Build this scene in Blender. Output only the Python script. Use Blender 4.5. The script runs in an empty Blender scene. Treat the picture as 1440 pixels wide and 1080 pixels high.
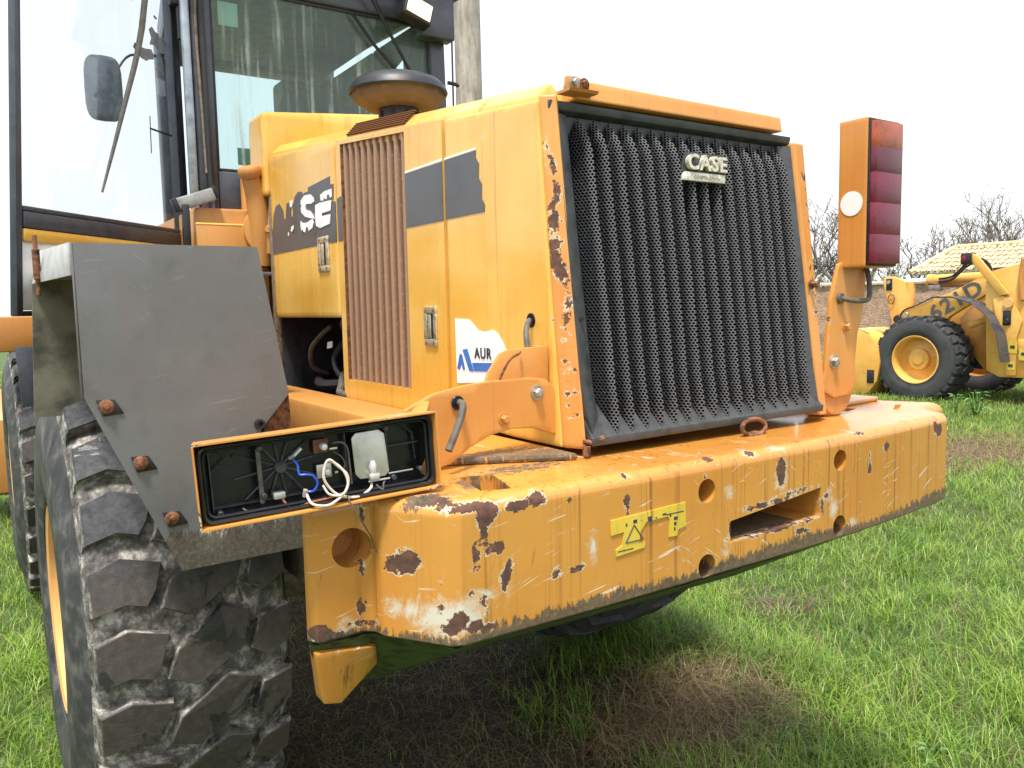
import bpy, bmesh, math, random
import numpy as np
from mathutils import Vector, Matrix
random.seed(7)
RNG = np.random.default_rng(11)
SC = bpy.context.scene
COL = SC.collection
PI = math.pi

# ------------------------------------------------------------------ camera
CAMPOS = Vector((0, 0, 1.80))
yaw, pitch, roll = 0.59063258, -0.09584391, -0.01966534
_a = Vector((math.sin(yaw)*math.cos(pitch), math.cos(yaw)*math.cos(pitch), math.sin(pitch)))
_r0 = Vector((math.cos(yaw), -math.sin(yaw), 0)); _u0 = _r0.cross(_a)
_r = math.cos(roll)*_r0 + math.sin(roll)*_u0
_u = -math.sin(roll)*_r0 + math.cos(roll)*_u0
cd = bpy.data.cameras.new('camera'); cam = bpy.data.objects.new('camera', cd); COL.objects.link(cam)
cam.matrix_world = Matrix(((_r.x, _u.x, -_a.x, 0), (_r.y, _u.y, -_a.y, 0), (_r.z, _u.z, -_a.z, CAMPOS.z), (0, 0, 0, 1)))
cd.sensor_width = 36; cd.lens = 1130.5/1440*36; cd.clip_start = 0.05; cd.clip_end = 600
SC.camera = cam

# ------------------------------------------------------------------ world, sun, exposure
SUN_EL, SUN_AZ = math.radians(70), math.radians(228)      # azimuth from +Y clockwise
w = bpy.data.worlds.new('World'); SC.world = w; w.use_nodes = True
nt = w.node_tree; nt.nodes.clear()
wo = nt.nodes.new('ShaderNodeOutputWorld'); bg = nt.nodes.new('ShaderNodeBackground'); bg2 = nt.nodes.new('ShaderNodeBackground')
ad = nt.nodes.new('ShaderNodeAddShader'); sky = nt.nodes.new('ShaderNodeTexSky')
sky.sky_type = 'NISHITA'; sky.sun_disc = False; sky.sun_elevation = SUN_EL; sky.sun_rotation = SUN_AZ
sky.air_density = 1.0; sky.dust_density = 4.0
bg.inputs['Strength'].default_value = 0.05
# white cloud deck: soft procedural clouds, brighter overhead
tc = nt.nodes.new('ShaderNodeTexCoord'); nz = nt.nodes.new('ShaderNodeTexNoise'); nz.inputs['Scale'].default_value = 2.2; nz.inputs['Detail'].default_value = 5
cr = nt.nodes.new('ShaderNodeValToRGB'); cr.color_ramp.elements[0].position = .3; cr.color_ramp.elements[1].position = .75
cr.color_ramp.elements[0].color = (.90, .91, .93, 1); cr.color_ramp.elements[1].color = (1.0, 1.0, 1.0, 1)
nt.links.new(tc.outputs['Generated'], nz.inputs['Vector']); nt.links.new(nz.outputs['Fac'], cr.inputs['Fac'])
nt.links.new(cr.outputs['Color'], bg2.inputs['Color']); bg2.inputs['Strength'].default_value = 0.60
nt.links.new(sky.outputs[0], bg.inputs['Color']); nt.links.new(bg.outputs[0], ad.inputs[0]); nt.links.new(bg2.outputs[0], ad.inputs[1])
nt.links.new(ad.outputs[0], wo.inputs['Surface'])
sd = bpy.data.lights.new('sun', 'SUN'); sd.energy = 3.3; sd.angle = math.radians(9); sd.color = (1, .965, .9)
so = bpy.data.objects.new('sun', sd); COL.objects.link(so)
_sv = Vector((math.sin(SUN_AZ)*math.cos(SUN_EL), math.cos(SUN_AZ)*math.cos(SUN_EL), math.sin(SUN_EL)))
so.rotation_euler = _sv.to_track_quat('Z', 'Y').to_euler()
SC.view_settings.view_transform = 'Standard'; SC.view_settings.look = 'None'
SC.view_settings.exposure = 0.88; SC.view_settings.gamma = 1.0; SC.view_settings.use_curve_mapping = False
SC.render.engine = 'CYCLES'

# ------------------------------------------------------------------ node helper
class N:
    def __init__(s, name):
        m = bpy.data.materials.new(name); m.use_nodes = True; s.m = m; s.t = m.node_tree; s.t.nodes.clear()
        s.out = s.t.nodes.new('ShaderNodeOutputMaterial')
        s.geo = s.t.nodes.new('ShaderNodeNewGeometry'); s.P = s.geo.outputs['Position']
    def new(s, k): return s.t.nodes.new(k)
    def put(s, sock, v):
        if hasattr(v, 'links') or isinstance(v, bpy.types.NodeSocket): s.t.links.new(v, sock)
        elif isinstance(v, (tuple, list)) and len(v) == 3 and sock.type == 'RGBA': sock.default_value = (*v, 1)
        else: sock.default_value = v
    def math(s, op, a, b=0.0, c=0.0, clamp=False):
        n = s.new('ShaderNodeMath'); n.operation = op; n.use_clamp = clamp
        s.put(n.inputs[0], a); s.put(n.inputs[1], b)
        if op in ('MULTIPLY_ADD', 'SMOOTH_MIN', 'SMOOTH_MAX', 'COMPARE'): s.put(n.inputs[2], c)
        return n.outputs[0]
    def step(s, x, lo, hi):                                   # smooth 0..1
        n = s.new('ShaderNodeMapRange'); n.interpolation_type = 'SMOOTHSTEP'
        s.put(n.inputs[0], x); n.inputs[1].default_value = lo; n.inputs[2].default_value = hi
        return n.outputs[0]
    def scale(s, v, sc):
        n = s.new('ShaderNodeVectorMath'); n.operation = 'MULTIPLY'; s.put(n.inputs[0], v); n.inputs[1].default_value = sc; return n.outputs[0]
    def noise(s, scale, detail=4, rough=.55, vec=None, dist=0.0, sc3=None):
        n = s.new('ShaderNodeTexNoise'); n.inputs['Scale'].default_value = scale; n.inputs['Detail'].default_value = detail
        n.inputs['Roughness'].default_value = rough; n.inputs['Distortion'].default_value = dist
        v = vec if vec is not None else s.P
        if sc3: v = s.scale(v, sc3)
        s.put(n.inputs['Vector'], v); return n.outputs['Fac']
    def voro(s, scale, feat='F1', vec=None):
        n = s.new('ShaderNodeTexVoronoi'); n.feature = feat; n.inputs['Scale'].default_value = scale
        s.put(n.inputs['Vector'], vec if vec is not None else s.P); return n.outputs['Distance']
    def mix(s, f, a, b):
        n = s.new('ShaderNodeMix'); n.data_type = 'RGBA'
        s.put(n.inputs[0], f); s.put(n.inputs[6], a); s.put(n.inputs[7], b); return n.outputs[2]
    def ramp(s, x, stops):
        n = s.new('ShaderNodeValToRGB'); e = n.color_ramp.elements
        e[0].position = stops[0][0]; e[0].color = (*stops[0][1], 1); e[1].position = stops[1][0]; e[1].color = (*stops[1][1], 1)
        for p, c in stops[2:]:
            q = e.new(p); q.color = (*c, 1)
        s.put(n.inputs[0], x); return n.outputs[0]
    def attr(s, name):
        n = s.new('ShaderNodeAttribute'); n.attribute_name = name; return n
    def xyz(s, v=None):
        n = s.new('ShaderNodeSeparateXYZ'); s.put(n.inputs[0], v if v is not None else s.P); return n.outputs
    def bump(s, h, strength=.3, dist=.01):
        n = s.new('ShaderNodeBump'); n.inputs['Strength'].default_value = strength; n.inputs['Distance'].default_value = dist
        s.put(n.inputs['Height'], h); return n.outputs[0]
    def bsdf(s, col, rough=.5, metal=0.0, normal=None, coat=0.0, spec=.5, **kw):
        n = s.new('ShaderNodeBsdfPrincipled'); s.put(n.inputs['Base Color'], col); s.put(n.inputs['Roughness'], rough)
        s.put(n.inputs['Metallic'], metal); s.put(n.inputs['Coat Weight'], coat); n.inputs['Coat Roughness'].default_value = .12
        n.inputs['Specular IOR Level'].default_value = spec
        if normal is not None: s.put(n.inputs['Normal'], normal)
        for k, v in kw.items(): s.put(n.inputs[k.replace('_', ' ')], v)
        s.t.links.new(n.outputs[0], s.out.inputs[0]); return n

def paint(name, base, fade=None, rough=.38, coat=.25, chips=.0, streaks=0.0, dirt=.25, attr=False, grime=(.10, .085, .06), bottom=None, scratches=0.0):
    n = N(name); P = n.P
    big = n.noise(2.3, 3); mid = n.noise(11, 5, .6); fine = n.noise(160, 3)
    fade = fade or tuple(min(1, c*1.15+.03) for c in base)
    col = n.mix(n.step(big, .35, .7), base, fade)
    dfac = n.math('MULTIPLY', n.step(mid, .5, .85), dirt)
    col = n.mix(dfac, col, grime)
    if streaks:
        st = n.noise(1, 3, .6, sc3=(95, 95, 1.3)); st2 = n.noise(1, 3, .5, sc3=(25, 25, .9))
        k = n.math('MULTIPLY', n.step(st, .50, .68), n.step(st2, .40, .66))
        k = n.math('MULTIPLY', k, streaks); col = n.mix(k, col, (.22, .085, .02))
    if scratches:
        X_, Y_, Z_ = n.xyz()
        def rotn(deg, s1, s2):
            c_, s_ = math.cos(math.radians(deg)), math.sin(math.radians(deg)); cb = n.new('ShaderNodeCombineXYZ')
            u_ = n.math('ADD', n.math('MULTIPLY', X_, c_), n.math('MULTIPLY', Z_, s_)); v_ = n.math('SUBTRACT', n.math('MULTIPLY', Z_, c_), n.math('MULTIPLY', X_, s_))
            n.put(cb.inputs[0], n.math('MULTIPLY', u_, s1)); n.put(cb.inputs[1], n.math('MULTIPLY', Y_, s1)); n.put(cb.inputs[2], n.math('MULTIPLY', v_, s2))
            return n.noise(1, 2, .5, vec=cb.outputs[0], dist=.6)
        for q_, (deg, s1, s2, lo, cc) in enumerate(((22, 11, 190, .66, (.70, .64, .5)), (-38, 14, 230, .67, (.66, .6, .46)), (72, 12, 210, .675, (.16, .09, .05)), (8, 8, 150, .67, (.72, .68, .58)))):
            b = n.noise(5+q_*1.7, 3); k = n.math('MULTIPLY', n.step(rotn(deg, s1, s2), lo, lo+.02), n.step(b, .50, .66)); col = n.mix(n.math('MULTIPLY', k, scratches), col, cc)
    height = n.math('MULTIPLY', fine, .12)
    rgh = n.math('MULTIPLY_ADD', mid, .3, rough-.15)
    rust = n.ramp(n.noise(48, 5, .65), [(.3, (.045, .026, .02)), (.55, (.11, .05, .032)), (.75, (.20, .085, .045))])
    mask = None
    if chips:
        c = n.noise(30, 5, .62); c2 = n.noise(5, 3)
        v = n.math('MULTIPLY_ADD', c2, .35, c)
        mask = n.step(v, 1.0-chips*.16, 1.0-chips*.16+.012); rim = n.step(v, 1.0-chips*.16-.022, 1.0-chips*.16)
    if attr:
        wob = n.math('MULTIPLY_ADD', n.math('SUBTRACT', n.noise(85, 6, .75), .5), .020, n.math('MULTIPLY', n.math('SUBTRACT', n.noise(30, 4, .7), .5), .022))
        wob = n.math('SUBTRACT', wob, .0012)
        pr = n.math('ADD', n.attr('primer').outputs['Fac'], n.math('MULTIPLY', n.math('SUBTRACT', n.noise(14, 6, .8, dist=1.5), .5), .10))
        col = n.mix(n.math('MULTIPLY', n.step(pr, .0, .03), .85), col, (.60, .60, .52))
        v = n.math('ADD', n.attr('chip').outputs['Fac'], wob)
        m2 = n.step(v, 0, .0012); r2 = n.step(v, -.0018, -.0008)
        mask = m2 if mask is None else n.math('MAXIMUM', mask, m2)
        rim = r2 if not chips else n.math('MAXIMUM', rim, r2)
        gv = n.math('ADD', n.attr('grime').outputs['Fac'], n.math('MULTIPLY', n.math('SUBTRACT', n.noise(1, 5, .75, sc3=(70, 70, 22)), .5), .085))
        gm = n.step(gv, 0, .008); gcol = n.ramp(n.noise(90, 5, .7), [(.35, (.03, .026, .02)), (.6, (.10, .08, .055)), (.78, (.24, .2, .13))])
    if mask is not None:
        rim = n.math('MULTIPLY', rim, n.step(n.noise(26, 3), .42, .58)); col = n.mix(rim, col, (.62, .52, .36)); col = n.mix(mask, col, rust)
        rgh = n.math('MAXIMUM', rgh, n.math('MULTIPLY', mask, .85)); height = n.math('SUBTRACT', height, n.math('MULTIPLY', mask, .5))
    if attr:
        col = n.mix(n.math('MULTIPLY', gm, .9), col, gcol); rgh = n.math('MAXIMUM', rgh, n.math('MULTIPLY', gm, .8))
    coatv = coat if mask is None else n.math('MULTIPLY', n.math('SUBTRACT', 1.0, mask), coat)
    big2 = n.noise(4, 2)
    height = n.math('MULTIPLY_ADD', big2, 2.6, height)
    n.bsdf(col, rgh, 0, n.bump(height, .35, .004), coatv)
    return n.m

def plain(name, base, rough=.5, metal=0.0, var=.25, scale=18, bump=.2, coat=0.0, dark=None, spec=.5):
    n = N(name); f = n.noise(scale, 5, .6); f2 = n.noise(scale*7, 3)
    dk = dark or tuple(c*(1-var*1.6) for c in base)
    lt = tuple(min(1, c*(1+var)) for c in base)
    col = n.ramp(f, [(.3, dk), (.5, base), (.72, lt)])
    n.bsdf(col, n.math('MULTIPLY_ADD', f, .25, rough-.12), metal, n.bump(n.math('ADD', f, n.math('MULTIPLY', f2, .3)), bump, .004), coat, spec)
    return n.m

Y_BASE = (.76, .33, .035); Y_FADE = (.84, .46, .075)
M = {}
M['yellow'] = paint('hood_yellow', (.72, .385, .058), (.80, .50, .12), .30, .45, 0, .35, .20, True, grime=(.42, .16, .03))
M['yellow_post'] = paint('post_yellow', (.56, .225, .045), (.62, .29, .065), .45, .15, .0, .15, .2, True)
M['counter'] = paint('counterweight_yellow', (.52, .218, .035), (.56, .265, .052), .33, .4, .10, 1.0, .22, True, scratches=.8, grime=(.35, .16, .04))
M['yellow_rim'] = paint('rim_yellow', (.62, .33, .10), (.70, .42, .17), .6, .05, 0, .1, .3, grime=(.30, .22, .15))
M['yellow_dull'] = paint('dull_yellow', (.47, .20, .045), (.52, .25, .06), .5, .08, .15, .25, .35)
M['yellow_far'] = paint('far_yellow', (.66, .34, .06), (.72, .42, .10), .5, .1, .1, .15, .25)
M['grey_paint'] = paint('grey_paint', (.115, .119, .121), (.150, .155, .158), .30, .25, .0, .30, .55, True, scratches=.10, grime=(.06, .062, .05))
M['grey_dirty'] = plain('mud_stained_grey', (.13, .125, .09), .75, var=.5, scale=9, bump=.5)
M['black'] = plain('black_metal', (.014, .015, .018), .45, var=.3)
M['black_gloss'] = plain('black_plastic', (.012, .012, .014), .25, var=.3, bump=.05)
M['cab_grey'] = plain('cab_slate_paint', (.045, .052, .068), .4, var=.25, coat=.2)
M['rubber_hose'] = plain('grey_hose', (.10, .09, .075), .7, var=.3, scale=40)
M['frame_grey'] = plain('grille_frame_grey', (.052, .056, .058), .5, var=.3, scale=25)
M['steel'] = plain('bare_steel', (.42, .39, .34), .45, .7, var=.35, scale=60)
M['chrome'] = plain('worn_chrome', (.72, .66, .48), .3, .75, var=.3, scale=50)
M['rusty'] = plain('rusty_steel', (.20, .085, .04), .8, .2, var=.6, scale=60, bump=.5)
M['white_decal'] = plain('white_vinyl', (.82, .83, .84), .4, var=.03, bump=.02)
M['white_flake'] = plain('white_print', (.80, .80, .78), .5, var=.08, bump=.02)
M['stripe'] = plain('grey_stripe_vinyl', (.085, .085, .09), .38, var=.2, scale=7, bump=.03)
M['blue_print'] = plain('blue_print', (.05, .16, .50), .4, var=.1, bump=.02)
M['dark_print'] = plain('dark_print', (.03, .04, .08), .4, var=.1, bump=.02)
M['yellow_label'] = paint('yellow_warning_vinyl', (.60, .42, .03), (.68, .50, .06), .5, 0, .35, .8, .5)
M['badge'] = plain('badge_silver', (.62, .60, .48), .4, .3, var=.25, scale=50)
M['badge_faint'] = plain('badge_worn_print', (.42, .41, .33), .5)
M['red_lens'] = plain('red_lens', (.15, .008, .025), .3, var=.2, scale=30, coat=.1)
M['dark_red_lens'] = plain('dark_red_lens', (.105, .010, .022), .3, var=.2, scale=30, coat=.1)
M['amber_lens'] = plain('amber_lens', (.36, .075, .025), .3, var=.2, scale=30, coat=.1)
M['reflector_plate'] = plain('reflector_plate', (.62, .61, .56), .42, .6, var=.15, scale=30)
M['wire_white'] = plain('white_wire', (.70, .60, .50), .5, var=.1)
M['wire_blue'] = plain('blue_wire', (.02, .09, .55), .4, var=.1)
M['wire_brown'] = plain('brown_wire', (.35, .12, .05), .5, var=.1)
M['bulb'] = plain('bulb_glass', (.75, .75, .72), .08, .2, var=.05)
M['engine'] = plain('engine_dark', (.03, .03, .035), .6, var=.5, scale=20, bump=.4)
M['pipe_alu'] = plain('dusty_pipe', (.22, .22, .2), .5, .3, var=.3)
M['seat'] = plain('seat_cloth', (.03, .045, .045), .8, var=.3)
M['liner'] = plain('roof_liner', (.15, .19, .175), .8, var=.3)
M['green_card'] = plain('green_card', (.10, .30, .22), .6, var=.1)
M['pale_card'] = plain('pale_card', (.45, .62, .52), .6, var=.1)
_n = N('warm_lamp_lens'); _z = _n.noise(30, 2); _b = _n.bsdf((.85, .80, .6), .2); _b.inputs['Emission Color'].default_value = (1, .78, .36, 1); _b.inputs['Emission Strength'].default_value = .55; M['lamp_lens'] = _n.m  # work lamp lens with a weak warm emission
M['pale_grey'] = plain('lit_pale_grey', (.42, .42, .41), .5, var=.15)  # mudguard grey painted pale to show the lip catching light
M['mud'] = plain('dried_mud', (.20, .15, .10), .9, var=.4, scale=40, bump=.8)
def mk_tyre(name, tone=1.0):
    n = N(name)
    at = n.attr('groove').outputs['Fac']                     # 1 in the grooves, 0 on the lug tops
    z = n.xyz()[2]
    f = n.noise(9, 5, .65); g = n.noise(45, 5, .6)
    top = n.ramp(g, [(.25, (.038, .033, .028)), (.55, (.058, .050, .042)), (.8, (.085, .072, .06))])
    clean = n.ramp(g, [(.35, (.020, .022, .026)), (.7, (.065, .068, .075))])
    zz = n.math('ADD', z, n.math('MULTIPLY', n.math('SUBTRACT', f, .5), .35))
    top = n.mix(n.step(zz, 1.0, 1.25), top, clean)
    dust = n.ramp(n.noise(22, 6, .7), [(.35, (.035, .033, .03)), (.5, (.13, .12, .105)), (.64, (.42, .40, .355))])
    gm = n.math('ADD', at, n.math('MULTIPLY', n.math('SUBTRACT', n.noise(16, 5, .7), .5), .55))
    col = n.mix(n.step(gm, .35, .75), top, dust)
    wet = n.step(n.noise(7, 4, .6, dist=.8), .585, .61)
    col = n.mix(n.math('MULTIPLY', wet, .85), col, (.018, .018, .02))
    r = n.math('MULTIPLY_ADD', wet, -.35, .72)
    n.bsdf(col, r, 0, n.bump(n.math('ADD', g, n.noise(180, 3)), .3, .003), 0, .4)
    return n.m
def mk_side(name):
    n = N(name); f = n.noise(14, 5, .6); g = n.noise(80, 4)
    col = n.ramp(f, [(.3, (.016, .016, .018)), (.5, (.04, .04, .042)), (.72, (.13, .125, .118))])
    n.bsdf(col, .6, 0, n.bump(n.math('ADD', f, n.math('MULTIPLY', g, .4)), .3, .004), 0, .4); return n.m
M['tread'] = mk_tyre('tread_rubber'); M['sidewall'] = mk_side('sidewall_rubber')

def mk_perf(name, metal, metal2, hole, sc, rad, crest=0):
    n = N(name); uvn = n.new('ShaderNodeUVMap'); s = n.xyz(n.scale(uvn.outputs[0], (sc, sc/1.732, 1)))
    def cell(ou, ov):
        fu = n.math('SUBTRACT', n.math('FRACT', n.math('ADD', s[0], ou)), .5)
        fv = n.math('MULTIPLY', n.math('SUBTRACT', n.math('FRACT', n.math('ADD', s[1], ov)), .5), 1.732)
        return n.math('SQRT', n.math('ADD', n.math('MULTIPLY', fu, fu), n.math('MULTIPLY', fv, fv)))
    d = n.math('MINIMUM', cell(0, 0), cell(.5, .5))
    solid = n.step(d, rad-.05, rad+.05)
    f = n.noise(14, 5, .6); col = n.mix(n.step(f, .35, .7), metal, metal2)
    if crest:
        us = n.xyz(uvn.outputs[0])[0]; k_ = n.step(n.math('ABSOLUTE', n.math('SUBTRACT', us, crest)), .006, .022); col = n.mix(k_, tuple(c*1.25 for c in metal2), tuple(c*.28 for c in metal))  # pleat shading put into the colour: light crests, dark valleys
    fine = n.noise(130, 3); col = n.mix(n.math('MULTIPLY', n.step(fine, .55, .75), .4), col, tuple(c*1.8 for c in metal2))
    bs = n.bsdf(col, .55, .1, n.bump(n.math('ADD', solid, n.math('MULTIPLY', fine, .2)), .5, .002))
    b2 = n.new('ShaderNodeBsdfDiffuse'); b2.inputs[0].default_value = (*hole, 1)
    mx = n.new('ShaderNodeMixShader'); n.t.links.new(solid, mx.inputs[0]); n.t.links.new(b2.outputs[0], mx.inputs[1]); n.t.links.new(bs.outputs[0], mx.inputs[2])
    n.t.links.new(mx.outputs[0], n.out.inputs[0]); return n.m
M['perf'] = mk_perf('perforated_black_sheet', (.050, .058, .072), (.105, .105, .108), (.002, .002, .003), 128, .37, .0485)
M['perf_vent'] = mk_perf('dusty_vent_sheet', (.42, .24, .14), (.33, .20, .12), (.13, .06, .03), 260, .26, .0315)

def mk_glass(name, tint, refl, dirt):
    n = N(name)
    tr = n.new('ShaderNodeBsdfTransparent'); tr.inputs[0].default_value = (*tint, 1)
    gl = n.new('ShaderNodeBsdfGlossy'); gl.inputs[1].default_value = .03
    df = n.new('ShaderNodeBsdfDiffuse'); df.inputs[0].default_value = (.55, .66, .62, 1)
    lw = n.new('ShaderNodeFresnel'); lw.inputs[0].default_value = 1.5
    mx = n.new('ShaderNodeMixShader'); n.t.links.new(n.math('MULTIPLY', lw.outputs[0], refl), mx.inputs[0]); n.t.links.new(tr.outputs[0], mx.inputs[1]); n.t.links.new(gl.outputs[0], mx.inputs[2])
    st = n.math('MULTIPLY', n.step(n.noise(1, 4, .6, sc3=(34, 34, 1.6)), .52, .72), n.step(n.noise(3, 4), .35, .7))
    st = n.math('MULTIPLY_ADD', st, dirt, dirt*.12)
    m2 = n.new('ShaderNodeMixShader'); n.t.links.new(st, m2.inputs[0]); n.t.links.new(mx.outputs[0], m2.inputs[1]); n.t.links.new(df.outputs[0], m2.inputs[2])
    n.t.links.new(m2.outputs[0], n.out.inputs[0]); return n.m
M['glass'] = mk_glass('green_cab_glass', (.83, .92, .89), .45, .55)
M['door_glass'] = mk_glass('clear_door_glass', (.92, .94, .95), .12, .05)

# ------------------------------------------------------------------ mesh helpers
WL = {}
def link(name, me, mat, parent=None, loc=None, label=None, smooth=True, ang=35):
    if smooth and len(me.polygons):
        me.polygons.foreach_set('use_smooth', [True]*len(me.polygons)); me.set_sharp_from_angle(angle=math.radians(ang))
    for m_ in (mat if isinstance(mat, (list, tuple)) else [mat]): me.materials.append(m_)
    o = bpy.data.objects.new(name, me); COL.objects.link(o)
    loc = Vector(loc) if loc is not None else Vector((0, 0, 0))
    WL[o.name] = loc
    if parent is not None: o.parent = parent; o.location = loc - WL[parent.name]
    else: o.location = loc
    if label: o['label'] = label
    return o
def tag(o, label, cat, group=None):
    o['label'] = label; o['category'] = cat
    if group: o['group'] = group
    return o
def thing(name, label, cat, loc, group=None):
    o = bpy.data.objects.new(name, None); COL.objects.link(o); o.location = loc; WL[o.name] = Vector(loc); o.empty_display_size = .2
    return tag(o, label, cat, group)

class B:
    """collects shapes in world coordinates; build() links them as one mesh object"""
    def __init__(s): s.bm = bmesh.new(); s.mi = 0
    def _take(s, t, bev=0, seg=2):
        if bev:
            es = [e for e in t.edges if len(e.link_faces) == 2 and e.calc_face_angle(0) > .5]
            bmesh.ops.bevel(t, geom=es, offset=bev, segments=seg, profile=.5, affect='EDGES', clamp_overlap=True)
        me = bpy.data.meshes.new('t'); t.to_mesh(me); t.free()
        n0 = len(s.bm.faces); s.bm.from_mesh(me); bpy.data.meshes.remove(me)
        s.bm.faces.ensure_lookup_table()
        for f in s.bm.faces[n0:]: f.material_index = s.mi
        return s
    def box(s, x0, x1, y0, y1, z0, z1, bev=0.0, mtx=None, seg=2):
        t = bmesh.new(); bmesh.ops.create_cube(t, size=1)
        for v in t.verts:
            v.co = Vector(((x0+x1)/2+v.co.x*(x1-x0), (y0+y1)/2+v.co.y*(y1-y0), (z0+z1)/2+v.co.z*(z1-z0)))
        if mtx is not None: t.transform(mtx)
        return s._take(t, bev, seg)
    def hull(s, bot, top, bev=0.0):
        """prism between two rings of 3-D points"""
        t = bmesh.new(); a = [t.verts.new(p) for p in bot]; b = [t.verts.new(p) for p in top]; n = len(a)
        t.faces.new(a[::-1]); t.faces.new(b)
        for i in range(n): t.faces.new((a[i], a[(i+1) % n], b[(i+1) % n], b[i]))
        bmesh.ops.recalc_face_normals(t, faces=t.faces)
        return s._take(t, bev)
    def plateX(s, x, th, yz, bev=0.0): return s.hull([(x, y, z) for y, z in yz], [(x+th, y, z) for y, z in yz], bev)
    def plateY(s, y, th, xz, bev=0.0): return s.hull([(x, y, z) for x, z in xz], [(x, y+th, z) for x, z in xz], bev)
    def plateZ(s, z, th, xy, bev=0.0): return s.hull([(x, y, z) for x, y in xy], [(x, y, z+th) for x, y in xy], bev)
    def tube(s, pts, r, n=10, smooth_pts=0, cap=True):
        pts = [Vector(p) for p in pts]
        if smooth_pts and len(pts) > 2:
            q = []
            for i in range(len(pts)-1):
                p0 = pts[max(i-1, 0)]; p1 = pts[i]; p2 = pts[i+1]; p3 = pts[min(i+2, len(pts)-1)]
                for k in range(smooth_pts):
                    t = k/smooth_pts
                    q.append(.5*((2*p1)+(p2-p0)*t+(2*p0-5*p1+4*p2-p3)*t*t+(3*p1-p0-3*p2+p3)*t**3))
            q.append(pts[-1]); pts = q
        R_ = r if isinstance(r, (list, tuple)) else [r]*len(pts)
        if len(R_) != len(pts): R_ = list(np.interp(np.linspace(0, 1, len(pts)), np.linspace(0, 1, len(R_)), R_))
        rings = []; up = None
        for i, p in enumerate(pts):
            d = (pts[min(i+1, len(pts)-1)]-pts[max(i-1, 0)]).normalized()
            if up is None:
                up = Vector((0, 0, 1)) if abs(d.z) < .9 else Vector((1, 0, 0))
            sd_ = d.cross(up).normalized(); up = sd_.cross(d).normalized()
            rings.append([s.bm.verts.new(p+(sd_*math.cos(2*PI*k/n)+up*math.sin(2*PI*k/n))*R_[i]) for k in range(n)])
        for a, b in zip(rings, rings[1:]):
            for k in range(n):
                f = s.bm.faces.new((a[k], a[(k+1) % n], b[(k+1) % n], b[k])); f.material_index = s.mi
        if cap and n > 3:
            for rr in (rings[0][::-1], rings[-1]):
                f = s.bm.faces.new(rr); f.material_index = s.mi
        return s
    def lathe(s, prof, c, ax=(0, 0, 1), n=32):
        """prof: (radius, height along ax)"""
        c = Vector(c); ax = Vector(ax).normalized(); e1 = ax.orthogonal().normalized(); e2 = ax.cross(e1)
        rings = []
        for r, h in prof:
            if r < 1e-6: rings.append([s.bm.verts.new(c+ax*h)])
            else: rings.append([s.bm.verts.new(c+ax*h+(e1*math.cos(2*PI*k/n)+e2*math.sin(2*PI*k/n))*r) for k in range(n)])
        for a, b in zip(rings, rings[1:]):
            for k in range(n):
                va = [a[k % len(a)], a[(k+1) % len(a)], b[(k+1) % len(b)], b[k % len(b)]]
                vv = [];
                for v in va:
                    if v not in vv: vv.append(v)
                if len(vv) > 2:
                    f = s.bm.faces.new(vv); f.material_index = s.mi
        return s
    def cyl(s, c, ax, r, h, n=20, bev=0.0):
        b = min(bev, r*.4, h*.4)
        p = [(0, 0), (r-b, 0), (r, b), (r, h-b), (r-b, h), (0, h)] if b else [(0, 0), (r, 0), (r, h), (0, h)]
        return s.lathe(p, c, ax, n)
    def bolt(s, c, ax, r, h=None):
        h = h or r*.8
        s.cyl(c, ax, r*1.5, r*.25, 18); c2 = Vector(c)+Vector(ax).normalized()*r*.25
        return s.lathe([(0, 0), (r, 0), (r, h*.8), (r*.8, h), (0, h)], c2, ax, 6)
    def tri(s, verts, faces):
        vs = [s.bm.verts.new(v) for v in verts]
        for f in faces:
            q = s.bm.faces.new([vs[i] for i in f]); q.material_index = s.mi
        return s
    def build(s, name, mat, parent=None, label=None, dens=0, attrs=None, ang=35, smooth=True, recalc=True):
        bm = s.bm
        if recalc: bmesh.ops.recalc_face_normals(bm, faces=bm.faces)
        co = [v.co for v in bm.verts]
        lo = Vector([min(c[i] for c in co) for i in range(3)]); hi = Vector([max(c[i] for c in co) for i in range(3)])
        ctr = (lo+hi)/2
        if dens: densify(bm, lo, hi, dens)
        me = bpy.data.meshes.new(name)
        bmesh.ops.translate(bm, verts=bm.verts, vec=-ctr)
        bm.to_mesh(me); bm.free()
        if attrs or getattr(mat, "name", "") in ATTRM: put_attrs(me, ctr, attrs)
        return link(name, me, mat, parent, ctr, label, smooth, ang)
def densify(bm, lo, hi, st):
    st = st if isinstance(st, (tuple, list)) else (st,)*3
    for i in range(3):
        nrm = [0, 0, 0]; nrm[i] = 1
        k = lo[i]+st[i]*.5
        while k < hi[i]:
            p = [0, 0, 0]; p[i] = k
            bmesh.ops.bisect_plane(bm, geom=bm.verts[:]+bm.edges[:]+bm.faces[:], plane_co=p, plane_no=nrm, dist=1e-6); k += st[i]
def ell(P, L):
    d = np.full(len(P), -9.0)
    for (x, y, z, rx, ry, rz) in L:
        q = np.sqrt(((P[:, 0]-x)/rx)**2+((P[:, 1]-y)/ry)**2+((P[:, 2]-z)/rz)**2)
        d = np.maximum(d, (1-q)*min(rx, ry, rz))
    return d
def put_attrs(me, ctr, attrs):
    n = len(me.vertices); P = np.empty(n*3, 'f4'); me.vertices.foreach_get('co', P); P = P.reshape(-1, 3)+np.array(ctr)
    for k in ('chip', 'primer', 'grime'):
        v = attrs.get(k)
        d = np.full(n, -9.0) if v is None else (v(P) if callable(v) else ell(P, v))
        a = me.attributes.new(k, 'FLOAT', 'POINT'); a.data.foreach_set('value', np.clip(d, -1, 1).astype('f4'))
NOA = {}
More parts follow.
